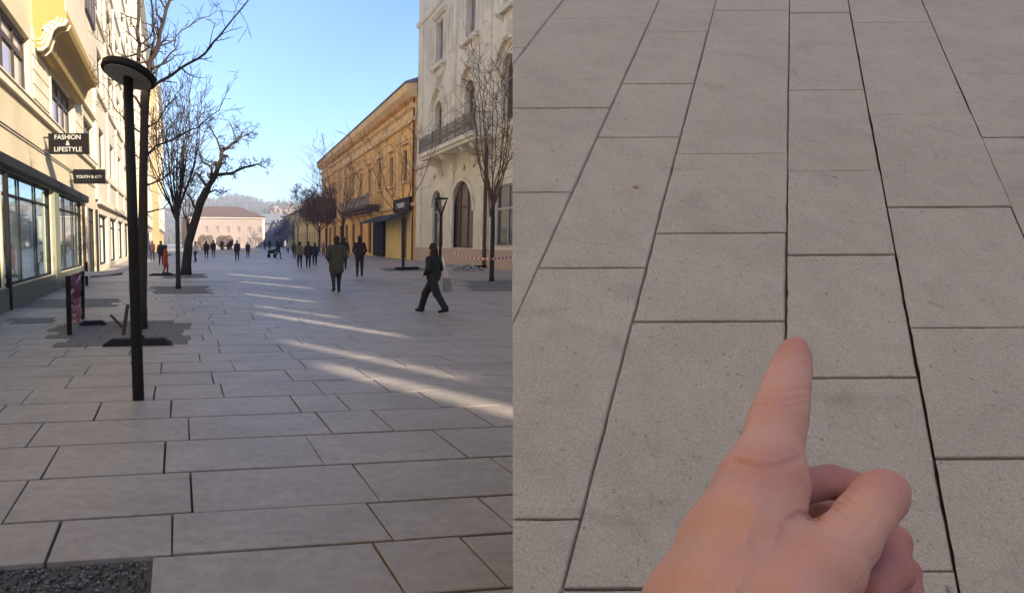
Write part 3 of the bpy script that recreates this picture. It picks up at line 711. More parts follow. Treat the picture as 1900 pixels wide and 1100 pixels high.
# ---- far end -------------------------------------------------------
FY = 150
pL, pR = at(352, 460, FY), at(491, 460, FY + 6)
d = (pR - pL); ang = math.atan2(d.y, d.x); W = math.hypot(d.x, d.y)
B6 = empty('plain_building', (pL.x, pL.y, 0), ang, 'pale pinkish building with hipped brown roof closing the square', 'building')
he = (447 - 405) / F * FY + H; hr = (447 - 383) / F * (FY + 6) + H
ops = [(W - 1.7 - i * 2.6, W - .9 - i * 2.6, 3.6, 5.0) for i in range(6)] + [(W - 1.7 - i * 2.6, W - .9 - i * 2.6, .7, 2.4) for i in range(6)]
facade_wall(B6, -1, 0, W, 0, he, ops, M_PALE, back=12)
for o in ops: window(B6, -1, *o, M_FRAMEL, mat('pale blind', (.24, .2, .18), .5), nx=2, nz=1, fw=.1)
trim(B6, -1, 'corner_quoin', mat('white quoin', (.62, .56, .5), .85), W - .55, W + .02, 0, he, .08)
trim(B6, -1, 'eaves', M_CREAMT, -.3, W + .3, he, he + .25, .4)
mb = MB(); mb.add([(-.6, -.6, he+.26), (W+.6, -.6, he+.26), (W+.6, 12.6, he+.26), (-.6, 12.6, he+.26), (5.5, 6, hr), (W-5.0, 6, hr)], [(0,1,5,4),(1,2,5),(2,3,4,5),(3,0,4),(3,2,1,0)])
mb.build('roof', M_TILE, B6)
def house(label, px, py, Y, wd, dp, hgt, rh, m, rm):
    p = at(px, py, Y); o = empty('house', (p.x, Y, 0), random.uniform(-.15, .15), label, 'house')
    mb = MB(); mb.box(-wd/2, wd/2, 0, dp, 0, hgt); mb.build('wall', m, o)
    mb = MB(); mb.add([(-wd/2-.4, -.4, hgt), (wd/2+.4, -.4, hgt), (wd/2+.4, dp+.4, hgt), (-wd/2-.4, dp+.4, hgt), (-wd/2-.4, dp/2, hgt+rh), (wd/2+.4, dp/2, hgt+rh)], [(0,1,5,4),(2,3,4,5),(1,2,5),(3,0,4),(3,2,1,0)]); mb.build('roof', rm, o)
    nn = max(2, int(wd / 3.2))
    for i in range(nn):
        for z in (1, 4.2):
            if z + 2 < hgt: window(o, -1, -wd/2 + (i+.3)*wd/nn, -wd/2 + (i+.7)*wd/nn, z, z + 1.8, M_FRAMEL, M_GLASS, nx=2, nz=1, depth=.05, fw=.12)
house('grey house with gabled roof just past the white corner of the pale building', 501, 450, 195, 6, 10, 7, 3, mat('grey far wall', (.22, .2, .2), .9), M_ROOFB)
house('far white house between dark trees at the end of the street', 528, 450, 235, 9, 10, 10, 4, mat('white far wall', (.5, .48, .46), .9), M_TILE)
house('far beige house at the street end nearest the yellow building', 548, 450, 215, 7, 10, 7, 3, M_PINK, M_TILE)

# hills
def hill(name, pts, Y, seed):
    rg = random.Random(seed); mb = MB(); cols_ = 60; rows_ = 8
    x0, x1 = pts[0][0], pts[-1][0]
    for j in range(rows_ + 1):
        for i in range(cols_ + 1):
            px = x0 + (x1 - x0) * i / cols_
            for (a, b) in zip(pts[:-1], pts[1:]):
                if a[0] <= px <= b[0]: py = a[1] + (b[1] - a[1]) * (px - a[0]) / (b[0] - a[0])
            Yj = Y + j * 25; top = (447 - py) / F * (Y + 100) + H
            pr = max(0, math.sin(math.pi * min(j, 4) / 8)) if j <= 4 else math.cos(math.pi * (j - 4) / 8)
            mb.v.append(((px - CX) / F * (Y + 100), Yj, -1 + (top + 1) * pr + (rg.uniform(-1, 1) * 1.2 if 0 < j < rows_ else 0)))
    for j in range(rows_):
        for i in range(cols_):
            q = j * (cols_ + 1) + i; mb.f.append((q, q + 1, q + cols_ + 2, q + cols_ + 1)); mb.m.append(0)
    return tag(mb.build(name, M_HILL, smooth=True), kind='structure')
hill('hill', [(100, 420), (330, 385), (400, 376), (440, 371), (470, 374), (500, 384), (560, 398), (700, 420)], 420, 3)
hill('hill_slope', [(380, 430), (470, 398), (520, 386), (560, 388), (620, 395), (900, 420)], 330, 5)

# ================================================================== TREES
def grow(out, p, d, ln, r, lvl, mx, rg, wob=.25, up=.12, split=(3, 5), ratio=.62, spread=.75, seg=5, minr=.004):
    pts, rad = [p.copy()], [r]; d = d.normalized()
    for i in range(seg):
        d = (d + Vector((rg.gauss(0, wob), rg.gauss(0, wob), rg.gauss(0, wob) + up)) * .5).normalized()
        p = p + d * (ln / seg); pts.append(p.copy()); rad.append(max(r * (1 - .55 * (i + 1) / seg), minr))
    out.append((pts, rad, lvl))
    if lvl >= mx: return
    for k in range(rg.randint(*split)):
        t = rg.uniform(.3, 1.0); i = min(int(t * seg), seg - 1); q = pts[i].lerp(pts[i+1], t * seg - i)
        sd = Vector((rg.gauss(0, 1), rg.gauss(0, 1), rg.gauss(0, .6))).normalized()
        dd = (d * (1 - spread * .5) + sd * spread).normalized()
        grow(out, q, dd, ln * ratio * rg.uniform(.7, 1.15), max(rad[i] * .62, minr), lvl + 1, mx, rg, wob, up, split, ratio, spread, max(3, seg - 1), minr)
def tube_mesh(br, m, name, parent, sides=(8, 6, 4, 3)):
    mb = MB()
    for pts, rad, lv in br: mb.tube(pts, rad, sides[min(lv, len(sides) - 1)], cap=False)
    return mb.build(name, m, parent, smooth=True)
def ball(rg, c):
    while True:
        v = Vector((rg.uniform(-1, 1), rg.uniform(-1, 1), rg.uniform(-1, 1)))
        if .25 < v.length < 1 + .12 * math.sin(v.x * 9) * math.sin(v.z * 8): return Vector((v.x * c[0], v.y * c[0], c[1] + v.z * c[2]))
def tree(label, base, trunk, limbs, m=M_BARK, tw=M_TWIG, mx=3, seed=1, group=None, name='bare_tree', leaf=None, nleaf=0, leafsize=.12, crown=None, **kw):
    """trunk: [(point, radius)]; limbs: [(polyline, r0, r1, twig length)]"""
    rg = random.Random(seed); o = empty(name, base, 0, label, 'tree', group); B = Vector(base)
    mb = MB(); mb.tube([Vector(p) - B for p, _ in trunk], [r for _, r in trunk], 10); mb.build('trunk', m, o, smooth=True)
    br = []
    for L_, r0, r1, tl in limbs:
        L_ = [Vector(p) - B for p in L_]; n_ = len(L_)
        f = []                                     # resample with a little wobble
        for i in range(n_ - 1):
            for j in range(3): f.append(L_[i].lerp(L_[i+1], j / 3) + Vector((rg.gauss(0, 1), rg.gauss(0, 1), rg.gauss(0, 1))) * tl * .03)
        f.append(L_[-1]); rad = [r0 + (r1 - r0) * i / (len(f) - 1) for i in range(len(f))]
        br.append((f, rad, 0))
        for i in range(2, len(f)):
            for _ in range(rg.choice((1, 1, 2))):
                d0 = (f[i] - f[i-1]).normalized(); sd = Vector((rg.gauss(0, 1), rg.gauss(0, 1), rg.gauss(0.2, .7))).normalized()
                grow(br, f[i], d0 * .5 + sd * .75, tl * rg.uniform(.6, 1.2), max(rad[i] * .55, .004), 2 if mx > 2 else 1, mx + (0), rg, **kw)
    cr = tube_mesh(br, tw, 'crown', o)
    if leaf:
        lf = MB(); tips = [p for pts, _, lv in br if lv >= 2 for p in pts[1:]]
        for _ in range(nleaf):
            p = (rg.choice(tips) if crown is None or rg.random() < .45 else ball(rg, crown)) + Vector((rg.gauss(0, .12), rg.gauss(0, .12), rg.gauss(0, .12)))
            a_ = Vector((rg.gauss(0, 1), rg.gauss(0, 1), rg.gauss(0, 1))).normalized(); b_ = a_.orthogonal().normalized() * leafsize * rg.uniform(.6, 1.2); a_ = a_ * leafsize * .6
            lf.add([p - b_, p + a_, p + b_, p - a_], [(0, 1, 2, 3)])
        tag(lf.build('leaves', leaf, o), kind='stuff')
    return o
# tree right behind the lamp
TY = 12.3; j = lambda px, py, dy=0: at(px, py, TY + dy)
b0 = gnd(262, 610)
tr = [(b0 + Vector((0, 0, -.05)), .125), (j(263, 560), .098), (j(265, 450), .09), (j(266, 320), .082), (j(268, 215), .078), (j(270, 172), .085)]
limbs = [([j(269, 178), j(258, 120, .1), j(254, 60, .2), j(258, -20, .3), j(250, -120, .4)], .05, .02, .5),
         ([j(272, 175), j(277, 130), j(290, 85, -.1), j(302, 40, -.2), j(318, -20, -.2), j(330, -110, -.3)], .055, .02, .5),
         ([j(278, 130), j(286, 70, .3), j(283, 20, .4), j(270, -60, .6)], .03, .014, .45),
         ([j(300, 45, -.2), j(290, 20, 0), j(284, -40, .2)], .02, .01, .4),
         ([j(270, 172), j(300, 152, -.2), j(335, 127, -.3), j(380, 100, -.5), j(408, 68, -.6), j(445, 22, -.8), j(480, -30, -1)], .034, .008, .42),
         ([j(275, 150), j(300, 118, .3), j(325, 90, .4), j(326, 68, .5), j(360, 42, .6), j(400, 22, .7)], .02, .006, .38),
         ([j(270, 288), j(290, 272, .2), j(330, 254, .5), j(365, 236, .6), j(405, 205, .8), j(428, 160, 1)], .024, .006, .34),
         ([j(270, 345), j(300, 332, -.3), j(318, 315, -.4), j(335, 300, -.4)], .02, .006, .3),
         ([j(270, 240), j(292, 226, .4), j(312, 195, .5), j(335, 165, .8)], .018, .005, .32),
         ([j(270, 395), j(300, 388, .2), j(330, 365, .5)], .018, .005, .26),
         ([j(266, 250), j(240, 232, .3), j(215, 205, .5), j(195, 160, .6), j(170, 140, .8)], .018, .005, .36),
         ([j(266, 300), j(248, 285, .1), j(232, 250, .3)], .016, .005, .3),
         ([j(262, 200), j(225, 150, -.3), j(205, 90, -.5), j(200, 20, -.6)], .024, .008, .4),
         ([j(262, 405), j(240, 410, -.2), j(222, 395, -.3)], .014, .005, .22)]
tree('tall bare street tree right behind the near lamp post', b0, tr, limbs, seed=4, mx=3, split=(2, 3), ratio=.62, wob=.28, up=.1, minr=.0045)
# slim tree and thick leaning tree further along
def slim(px, py, top, spread, label, seed, group, tw=M_TWIG, fork=.45, r=.075, nl=9, leaf=None, nleaf=0, mx=3, dens=1.0, **kw):
    b = gnd(px, py); Y = b.y; rg = random.Random(seed); hgt = (447 - top) / F * Y + H; sp = spread / F * Y
    fp = b + Vector((rg.uniform(-.05, .05), 0, hgt * fork))
    tr = [(b - Vector((0, 0, .05)), r * 1.3), (b + Vector((0, 0, .3)), r), (b.lerp(fp, .6) + Vector((rg.uniform(-.06, .06), 0, 0)), r * .9), (fp, r * .8)]
    limbs = []
    for k in range(nl):
        a = 6.283 * k / nl + rg.uniform(-.4, .4); st = b.lerp(fp, rg.uniform(.72, 1.0)); w_ = sp * rg.uniform(.35, 1)
        top_ = Vector((b.x + math.cos(a) * w_, b.y + math.sin(a) * w_, hgt * rg.uniform(.72, 1.0)))
        mid = st.lerp(top_, .4) + Vector((math.cos(a) * w_ * .3, math.sin(a) * w_ * .3, 0))
        limbs.append(([st, mid, st.lerp(top_, .75) + Vector((math.cos(a), math.sin(a), 0)) * w_ * .22, top_], r * .30, .008, hgt * .13))
    return tree(label, b, tr, limbs, seed=seed, tw=tw, mx=mx, group=group, leaf=leaf, nleaf=nleaf, split=(2, 3), ratio=.62, up=.2, **kw)
slim(331, 536, 165, 62, 'slim bare street tree standing before the thick leaning tree', 11, 'bare street trees', nl=22, r=.085, minr=.0085, mx=3)
b = gnd(345, 510); TY2 = b.y; j = lambda px, py, dy=0: at(px, py, TY2 + dy)
tr = [(b - Vector((0, 0, .1)), .30), (j(346, 490), .24), (j(350, 450), .21), (j(362, 410), .2), (j(372, 375), .2), (j(385, 350), .19)]
limbs = [([j(384, 352), j(400, 325), j(410, 295), j(412, 280), j(440, 262, .3), j(450, 245, .4)], .15, .04, .6),
         ([j(402, 325), j(430, 322, -.3), j(455, 310, -.4), j(478, 305, -.5), j(492, 312, -.6)], .09, .02, .45),
         ([j(386, 350), j(372, 330, .4), j(362, 320, .5), j(352, 345, .6)], .08, .025, .45),
         ([j(395, 335), j(392, 310, .4), j(375, 300, .6), j(368, 275, .8)], .08, .025, .5),
         ([j(411, 285), j(405, 265, .3), j(395, 245, .5), j(380, 225, .7)], .06, .02, .5),
         ([j(440, 262, .3), j(432, 240, .2), j(425, 225, 0)], .04, .015, .45),
         ([j(445, 255, .4), j(460, 250, .6), j(468, 245, .6)], .03, .012, .4),
         ([j(378, 362), j(400, 352, -.4), j(412, 362, -.5)], .06, .02, .35),
         ([j(366, 400), j(355, 370, .4), j(345, 355, .8), j(335, 330, 1)], .07, .02, .5)]
tree('thick old bare tree with a dark trunk leaning over the street', b, tr, limbs, seed=21, mx=4, split=(2, 4), ratio=.72, wob=.75, up=.08, minr=.0095)
slim(352, 506, 300, 40, 'short bare tree tucked beside the thick leaning trunk', 31, 'bare street trees', nl=6, r=.07, minr=.007)
# right hand side
slim(748, 502, 215, 70, 'thin bare tree before the yellow shop wall with the dark awning', 41, 'bare street trees', tw=M_TWIGB, nl=6, r=.085, fork=.38, minr=.009)
slim(912, 522, 120, 58, 'dark twiggy tree in front of the ivory building, near the striped tape', 43, 'bare street trees', tw=M_TWIGB, nl=13, r=.095, fork=.4, minr=.008, leaf=M_OLIVEL, nleaf=260, leafsize=.05)
slim(636, 476, 262, 58, 'spreading bare tree behind the person in the olive parka', 47, 'bare street trees', tw=M_TWIGB, nl=8, r=.16, fork=.34, minr=.014)
slim(592, 467, 345, 52, 'tree with a rounded crown of dry red brown leaves', 53, None, tw=M_TWIGB, nl=16, r=.16, fork=.36, leaf=M_RUST, nleaf=11000, leafsize=.12, minr=.02, crown=(3.3, 6.6, 2.3))
slim(570, 463, 345, 26, 'bare grey tree beyond the red brown leafy crown', 57, 'bare street trees', tw=M_TWIG, nl=8, r=.12, fork=.4, minr=.02)
slim(553, 461, 362, 22, 'small dark bare tree at the far street end by the yellow building', 58, 'bare street trees', tw=M_TWIG, nl=8, r=.12, fork=.4, minr=.025)
slim(606, 470, 268, 30, 'tall thin bare tree rising beside the far end of the ochre cornice', 59, 'bare street trees', tw=M_TWIGB, nl=7, r=.1, fork=.4, minr=.014)
# far trees
def clump_tree(label, px, py, Y, wd, hgt, seed, m=M_FARW, spire=False):
    rg = random.Random(seed); p = at(px, py, Y); o = empty('far_tree', (p.x, Y, 0), 0, label, 'tree', 'trees at the far end of the street')
    mb = MB(); mb.tube([(0, 0, 0), (0, 0, hgt * .5)], [.35, .2], 6); mb.build('trunk', M_BARK, o)
    lf = MB()
    for _ in range(620):
        t = rg.random() ** .7; rr_ = (1 - t) if spire else math.sqrt(max(0, 1 - (2*t - .9) ** 2 / 1.3))
        a_ = rg.uniform(0, 6.283); q = math.sqrt(rg.random()) * rr_ * wd / 2 * (1 + .25 * math.sin(3 * a_ + seed))
        c = Vector((math.cos(a_) * q, math.sin(a_) * q, hgt * (.22 + .78 * t)))
        u = Vector((rg.gauss(0, 1), rg.gauss(0, 1), rg.gauss(0, 1))).normalized(); v = u.orthogonal().normalized() * rg.uniform(.2, .5); u = u * rg.uniform(.2, .5)
        lf.add([c - u, c + v, c + u, c - v], [(0, 1, 2, 3)])
    lf.build('crown', m, o)
for i, (px, Y, wd, hgt, lb) in enumerate([(507, 205, 5, 10, 'dark tree beside the grey gabled house'), (516, 222, 6, 13, 'tall dark tree between grey and white far houses'),
    (524, 185, 5, 8, 'low dark tree before the far white house'), (536, 190, 5, 11, 'dark tree before the right end of the far white house'), (546, 178, 5, 9, 'low dark tree before the far beige house'),
    (556, 200, 6, 13, 'dark tree meeting the yellow building end'), (543, 260, 7, 16, 'tall tree behind the far beige house'), (512, 250, 6, 15, 'tall far tree above the grey gabled house roof'), (531, 255, 8, 14, 'tall far tree behind the far white house'),
    (499, 230, 5, 10, 'far tree peeping over the white corner of the pale building'), (520, 170, 4, 6, 'small dark tree nearest the people in mid street'), (551, 165, 4, 7, 'small dark tree before the yellow building end')]):
    clump_tree(lb, px, 450, Y, wd, hgt, 60 + i)
clump_tree('pointed dark spire of a conifer on the wooded slope', 536, 420, 400, 5, 28, 77, spire=True)
for i, px in enumerate((376, 388, 412, 424)):
    clump_tree(['small dark shrub before the pale building, behind the walking pair', 'low shrub next to the pair in dark coats', 'small bushy tree in the middle before the pale wall', 'bushy tree nearer the corner of the pale wall'][i], px, 455, 118 + i * 2, 1.5, 2.5, 90 + i, m=mat('pale bare shrub', (.2, .15, .13), .9))
# wood on the hill: one mass nobody could count
wd_ = MB(); rg = random.Random(5)
for _ in range(8000):
    px = rg.uniform(330, 640); f_ = rg.random()
    near = rg.random() < .45
    if near: Y = 330 + 95 * f_; ridge = np.interp(px, [380, 470, 520, 560, 620, 900], [430, 398, 386, 388, 395, 420]); Yc = 430
    else: Y = 420 + 100 * f_; ridge = np.interp(px, [100, 330, 400, 440, 470, 500, 560, 700], [420, 385, 376, 371, 374, 384, 398, 420]); Yc = 520
    z = ((447 - ridge) / F * Yc + H) * math.sin(math.pi / 2 * f_) + rg.uniform(-1, 2.0) + 2.6 * rg.random() ** 3
    c = Vector(((px - CX) / F * Yc, Y, z)); u = Vector((rg.gauss(0, .6), rg.gauss(0, .4), rg.gauss(0, 1))).normalized(); v = u.orthogonal().normalized() * rg.uniform(.3, 1.0); u = u * rg.uniform(.8, 2.6)
    wd_.add([c - u, c + v, c + u, c - v], [(0, 1, 2, 3)])
tag(wd_.build('wood', M_HILL), 'bare hazy wood covering the far hill', 'wood', kind='stuff')

# ================================================================== STREET FURNITURE
def lamp(label, base, top_px, lean, disc_r, tilt, style, group):
    Y = base.y; hgt = (447 - top_px) / F * Y + H
    o = empty('street_lamp', base, 0, label, 'lamp', group)
    mb = MB()
    tp = Vector((lean, 0, hgt))
    if style == 'disc':
        mb.tube([(0, 0, -.02), (0, 0, .02), tp * .5, tp], [.062, .062, .056, .05], 16); mb.build('post', M_DARK, o, smooth=True)
        mb = MB(); mb.lathe([(.02, .16), (disc_r * .85, .085), (disc_r, .06), (disc_r, .01), (disc_r * .93, 0), (.03, 0)], 40); hd = mb.build('lamp_head', M_DARK, o)
        hd.location = tp; hd.rotation_euler = tilt
        mb = MB(); mb.lathe([(.06, -.012), (disc_r * .86, -.012), (disc_r * .86, -.004), (.06, -.004)], 40); mb.build('diffuser', M_DIFF, hd)
    else:
        k = hgt * .8
        mb.tube([(0, 0, -.02), (0, 0, k)], [.075, .06], 12); mb.build('post', M_DARK, o, smooth=True)
        for s_ in (-1, 1):
            mb = MB(); mb.tube([(0, 0, k - .02), (s_ * disc_r * .8, 0, hgt - .02)], [.05, .035], 8); mb.build('arm', M_DARK, o)
        mb = MB(); mb.lathe([(.02, .1), (disc_r, .08), (disc_r, .02), (.05, 0)], 28); hd = mb.build('lamp_head', M_DARK, o); hd.location = (0, 0, hgt)
    return o
bl = gnd(257, 741)
tpx = at(237, 132, bl.y)
lamp('near dark street lamp with a flat round head on a leaning post', bl, 152, tpx.x - bl.x, .285, (R(-13), R(15), 0), 'disc', 'street lamps')
lamp('far street lamp with a round head on a forked post by the arches', gnd(816, 512), 372, 0, .33, None, 'fork', 'street lamps')

# stakes and base plate by the near tree
p = gnd(228, 645); q = gnd(282, 634)
mb = MB(); c = (p + q) / 2
o = empty('stake_base', (c.x, c.y, 0), math.atan2(UC.y, UC.x), 'low dark rubber base plate lying at the foot of the near tree', 'base plate')
mb.add([(-.55,-.16,.012),(.55,-.16,.012),(.55,.16,.012),(-.55,.16,.012),(-.42,-.1,.10),(.42,-.1,.10),(.42,.1,.10),(-.42,.1,.10)], [(0,3,2,1),(4,5,6,7),(0,1,5,4),(1,2,6,5),(2,3,7,6),(3,0,4,7)])
mb.build('plate', M_BLACK, o); mb = MB(); mb.box(-.1, .1, -.06, .06, .102, .15); mb.build('socket', M_DARK, o)
g0 = gnd(229, 640)
def stake(label, a, b, r, group='tree stakes'):
    c = (a + b) / 2; o = empty('tree_stake', a, 0, label, 'stake', group); mb = MB(); mb.tube([(0, 0, 0), b - a], [r, r * .9], 8); mb.build('pole', M_WOOD, o); return o
stake('upright dark stake beside the near tree, behind the lamp post', gnd(229, 632) + Vector((0,0,.1)), at(237, 565, gnd(229, 632).y), .035)
stake('short dark stick slanting up beside the near stake', gnd(227, 608) + Vector((0,0,.01)), at(205, 584, gnd(227, 608).y), .03)
for i, (a, b) in enumerate([((57, 556), (85, 541)), ((148, 604), (198, 602))]):
    pa, pb = gnd(*a), gnd(*b); d_ = pb - pa
    mb = MB(); o = empty('floor_plate', pa, math.atan2(d_.y, d_.x), ['dark bar lying on the paving by the shop plinth', 'dark flat plate lying behind the two posts'][i], 'plate')
    mb.add([(0,-.12,.012),(d_.length,-.12,.012),(d_.length,.12,.012),(0,.12,.012),(.08,-.07,.09),(d_.length-.08,-.07,.09),(d_.length-.08,.07,.09),(.08,.07,.09)], [(0,3,2,1),(4,5,6,7),(0,1,5,4),(1,2,6,5),(2,3,7,6),(3,0,4,7)]); mb.build('plate', M_BLACK, o)
for i, (a, b) in enumerate([((168, 514), (205, 510)), ((205, 511), (222, 509))]):
    pa, pb = gnd(*a), gnd(*b); d_ = pb - pa; o = empty('floor_plate', pa, math.atan2(d_.y, d_.x), ['long dark plate lying beyond the posts under the tape', 'short dark plate lying beyond the posts by the lamp'][i], 'plate')
    mb = MB(); mb.add([(0,-.2,.012),(d_.length,-.2,.012),(d_.length,.2,.012),(0,.2,.012),(.1,-.12,.12),(d_.length-.1,-.12,.12),(d_.length-.1,.12,.12),(.1,.12,.12)], [(0,3,2,1),(4,5,6,7),(0,1,5,4),(1,2,6,5),(2,3,7,6),(3,0,4,7)]); mb.build('plate', M_BLACK, o)

# cloth wrapped round two posts
P1, P2 = gnd(129, 622), gnd(154, 592)
z1, z2 = (447 - 545 + 0) , 0
t1 = at(126, 512, P1.y); t2 = at(153, 503, P2.y)
o = empty('barrier_post', P1, 0, 'near black post carrying the plum cloth', 'post', 'barrier posts'); mb = MB(); mb.tube([(0,0,0), t1 - P1], .045, 10); mb.build('pole', M_BLACK, o)
o = empty('barrier_post', P2, 0, 'farther black post of the pair with the plum cloth and white tape', 'post', 'barrier posts'); mb = MB(); mb.tube([(0,0,0), t2 - P2], .04, 10); mb.build('pole', M_BLACK, o)
P3 = gnd(161, 530); o = empty('barrier_post', P3, 0, 'short black post beyond the plum cloth, under the tape', 'post', 'barrier posts'); mb = MB(); mb.tube([(0,0,0), (0,0,.9)], .06, 8); mb.build('pole', M_BLACK, o)
def drape(name, m, z0, z1_, off, bulge, u0=0.0, u1=1.0, parent=None):
    mb = MB(); nx, nz = 14, 12
    for a in range(2):
        for k in range(nz + 1):
            for i in range(nx + 1):
                f = u0 + (u1 - u0) * i / nx; g2 = k / nz; top = t1.lerp(t2, f).z
                zz = z0(f) + (z1_(f) - z0(f)) * g2; p = P1.lerp(P2, f)
                y = -.05 - bulge * math.sin(math.pi * f) * (1 - .4 * g2) - .018 * math.sin(f * 23 + g2 * 5) - off + a * .006
                mb.v.append((p.x + .02 * math.sin(g2 * 9 + f * 4), p.y + y, zz))
    S = (nx + 1) * (nz + 1)
    for a in range(2):
        for k in range(nz):
            for i in range(nx):
                q = a * S + k * (nx + 1) + i; mb.f.append((q, q + 1, q + nx + 2, q + nx + 1)); mb.m.append(0)
    return mb.build(name, m, parent, smooth=True)
cl = empty('draped_cloth', P1, 0, 'plum and pink printed cloth hung between two black posts', 'cloth')
zt = lambda f: t1.lerp(t2, f).z - .02
for ob in (drape('dark_panel', M_CLOTHP, lambda f: zt(f) - .58 + .1 * math.sin(f * 7), zt, 0, .07),
           drape('pink_panel', M_CLOTHR, lambda f: zt(f) - .98 + .12 * math.sin(f * 5), lambda f: zt(f) - .52, .02, .05, .15, .95),
           drape('white_swirl', M_CLOTHW, lambda f: zt(f) - .38 + .3 * f * f, lambda f: zt(f) - .31 + .3 * f * f, .016, .075, .2, .95),
           drape('white_swirl', M_CLOTHW, lambda f: zt(f) - .6 + 3.2 * (f - .1), lambda f: zt(f) - .5 + 3.2 * (f - .1), .016, .07, .04, .2),
           drape('white_patch', M_CLOTHW, lambda f: zt(f) - .78 + .05 * math.sin(9 * f), lambda f: zt(f) - .62, .034, .05, .35, .85)):
    ob.parent = cl; ob.matrix_parent_inverse = Matrix.Translation(-P1)
def tape(label, a, b, sag, group, n=18, red=True):
    o = empty('barrier_tape', a, 0, label, 'tape', group); d_ = b - a; mb = MB()
    for i in range(n):
        f0, f1 = i / n, (i + 1) / n; p0 = d_ * f0 - Vector((0, 0, sag * 4 * f0 * (1 - f0))); p1 = d_ * f1 - Vector((0, 0, sag * 4 * f1 * (1 - f1))); hh = Vector((0, 0, .05)); th = Vector((0, .004, 0))
        mb.add([p0 - hh, p1 - hh, p1 + hh, p0 + hh, p0 - hh + th, p1 - hh + th, p1 + hh + th, p0 + hh + th], [(0,1,2,3),(7,6,5,4),(0,4,5,1),(3,2,6,7)], i % 2 if red else 0)
    mb.build('band', [M_TAPEW, M_TAPER], o)
tape('white tape stretched from the plum cloth posts towards the lamp', t2 - Vector((0, .05, .05)), at(246, 497, 16.5), .05, None, red=False)
RT = gnd(912, 522); RT1 = RT + Vector((-.1, -.12, 1.2))
tape('red and white tape tied from the dark twiggy tree towards the arches', at(842, 469, 31), at(911, 480, RT.y - .12), .1, 'striped barrier tapes')
tape('red and white tape running outward from the dark twiggy tree to the stone block', at(914, 480, RT.y - .12), at(975, 470, 27.5), .06, 'striped barrier tapes')
# beige stone blocks by the ivory building, bollards, rubble heap
p = gnd(935, 498); o = empty('stone_block', (p.x, p.y, 0), RROT, 'beige stone block against the ivory facade behind the twiggy tree', 'stone block')
mb = MB(); mb.box(-1.6, 1.6, -.3, .5, 0, 1.3); mb.build('block', M_STONEB, o); mb = MB(); mb.box(-1.7, 1.7, -.4, .6, 1.302, 1.45); mb.build('cap', M_STONEB, o)
for i, (px, py, lb) in enumerate([(872, 491, 'dark bollard below the wide brown arch'), (890, 490, 'reddish dark bollard between wide arch and stone block'), (782, 482, 'dark bollard at the corner of the ivory building'), (760, 478, 'dark bollard before the yellow shop wall'), (704, 470, 'small dark bollard outside the black shopfront')]):
    p = gnd(px, py); o = empty('bollard', p, 0, lb, 'bollard', 'bollards along the arched facade'); mb = MB(); mb.lathe([(.13, 0), (.13, .06), (.1, .1), (.09, .85), (.12, .9), (.12, .98), (.03, 1.05)], 12); mb.build('post', M_BROWN if i == 1 else M_DARK, o); mb = MB(); mb.lathe([(.105, .7), (.105, .78)], 12); mb.build('ring', M_DIFF, o)
p = gnd(868, 502); o = empty('rubble_heap', p, 0, 'low grey heap of rubble on the paving beyond the walking woman', 'heap')
rg = random.Random(8); mb = MB()
for _ in range(70):
    a_ = rg.uniform(0, 6.28); q = rg.random() ** .6; r_ = rg.uniform(.05, .15); c = Vector((math.cos(a_) * q * .9, math.sin(a_) * q * .5, (1 - q) * .3 + r_ * .4))
    vs = [Vector((rg.uniform(.6, 1.2) * x, rg.uniform(.6, 1.2) * y, rg.uniform(.5, .9) * z)) * r_ for x, y, z in ((1,0,0),(-1,0,0),(0,1,0),(0,-1,0),(0,0,1),(0,0,-1))]
    mb.add([v + c for v in vs], [(0,2,4),(2,1,4),(1,3,4),(3,0,4),(2,0,5),(1,2,5),(3,1,5),(0,3,5)])
tag(mb.build('rubble', M_CONC, o), kind='stuff')
for i, (a, b, lb) in enumerate([((735, 501), (775, 500), 'dark kerb strip beside the thin tree at the yellow wall'), ((880, 497), (940, 497), 'dark kerb strip behind the twiggy tree')]):
    pa, pb = gnd(*a), gnd(*b); d_ = pb - pa; o = empty('kerb_strip', pa, math.atan2(d_.y, d_.x), lb, 'kerb'); mb = MB(); mb.box(0, d_.length, -.12, .12, 0.009, .16); mb.build('kerb', M_DARK, o)
# low white strip painted in for the sunlit ground of the far square
pa, pb = gnd(352, 471), gnd(482, 471); d_ = pb - pa
o = empty('sunlit_ground_strip', pa, 0, 'low white strip standing in for sunlit ground across the far square, behind the walkers', 'wall'); mb = MB(); mb.box(0, d_.x, 0, .6, 0, .42); mb.build('wall', mat('sunlit strip white', (.78, .74, .70), .8), o); mb = MB(); mb.box(-.1, d_.x + .1, -.08, .68, .422, .5); mb.build('strip_cap', mat('sunlit strip white', (.78, .74, .70), .8), o)

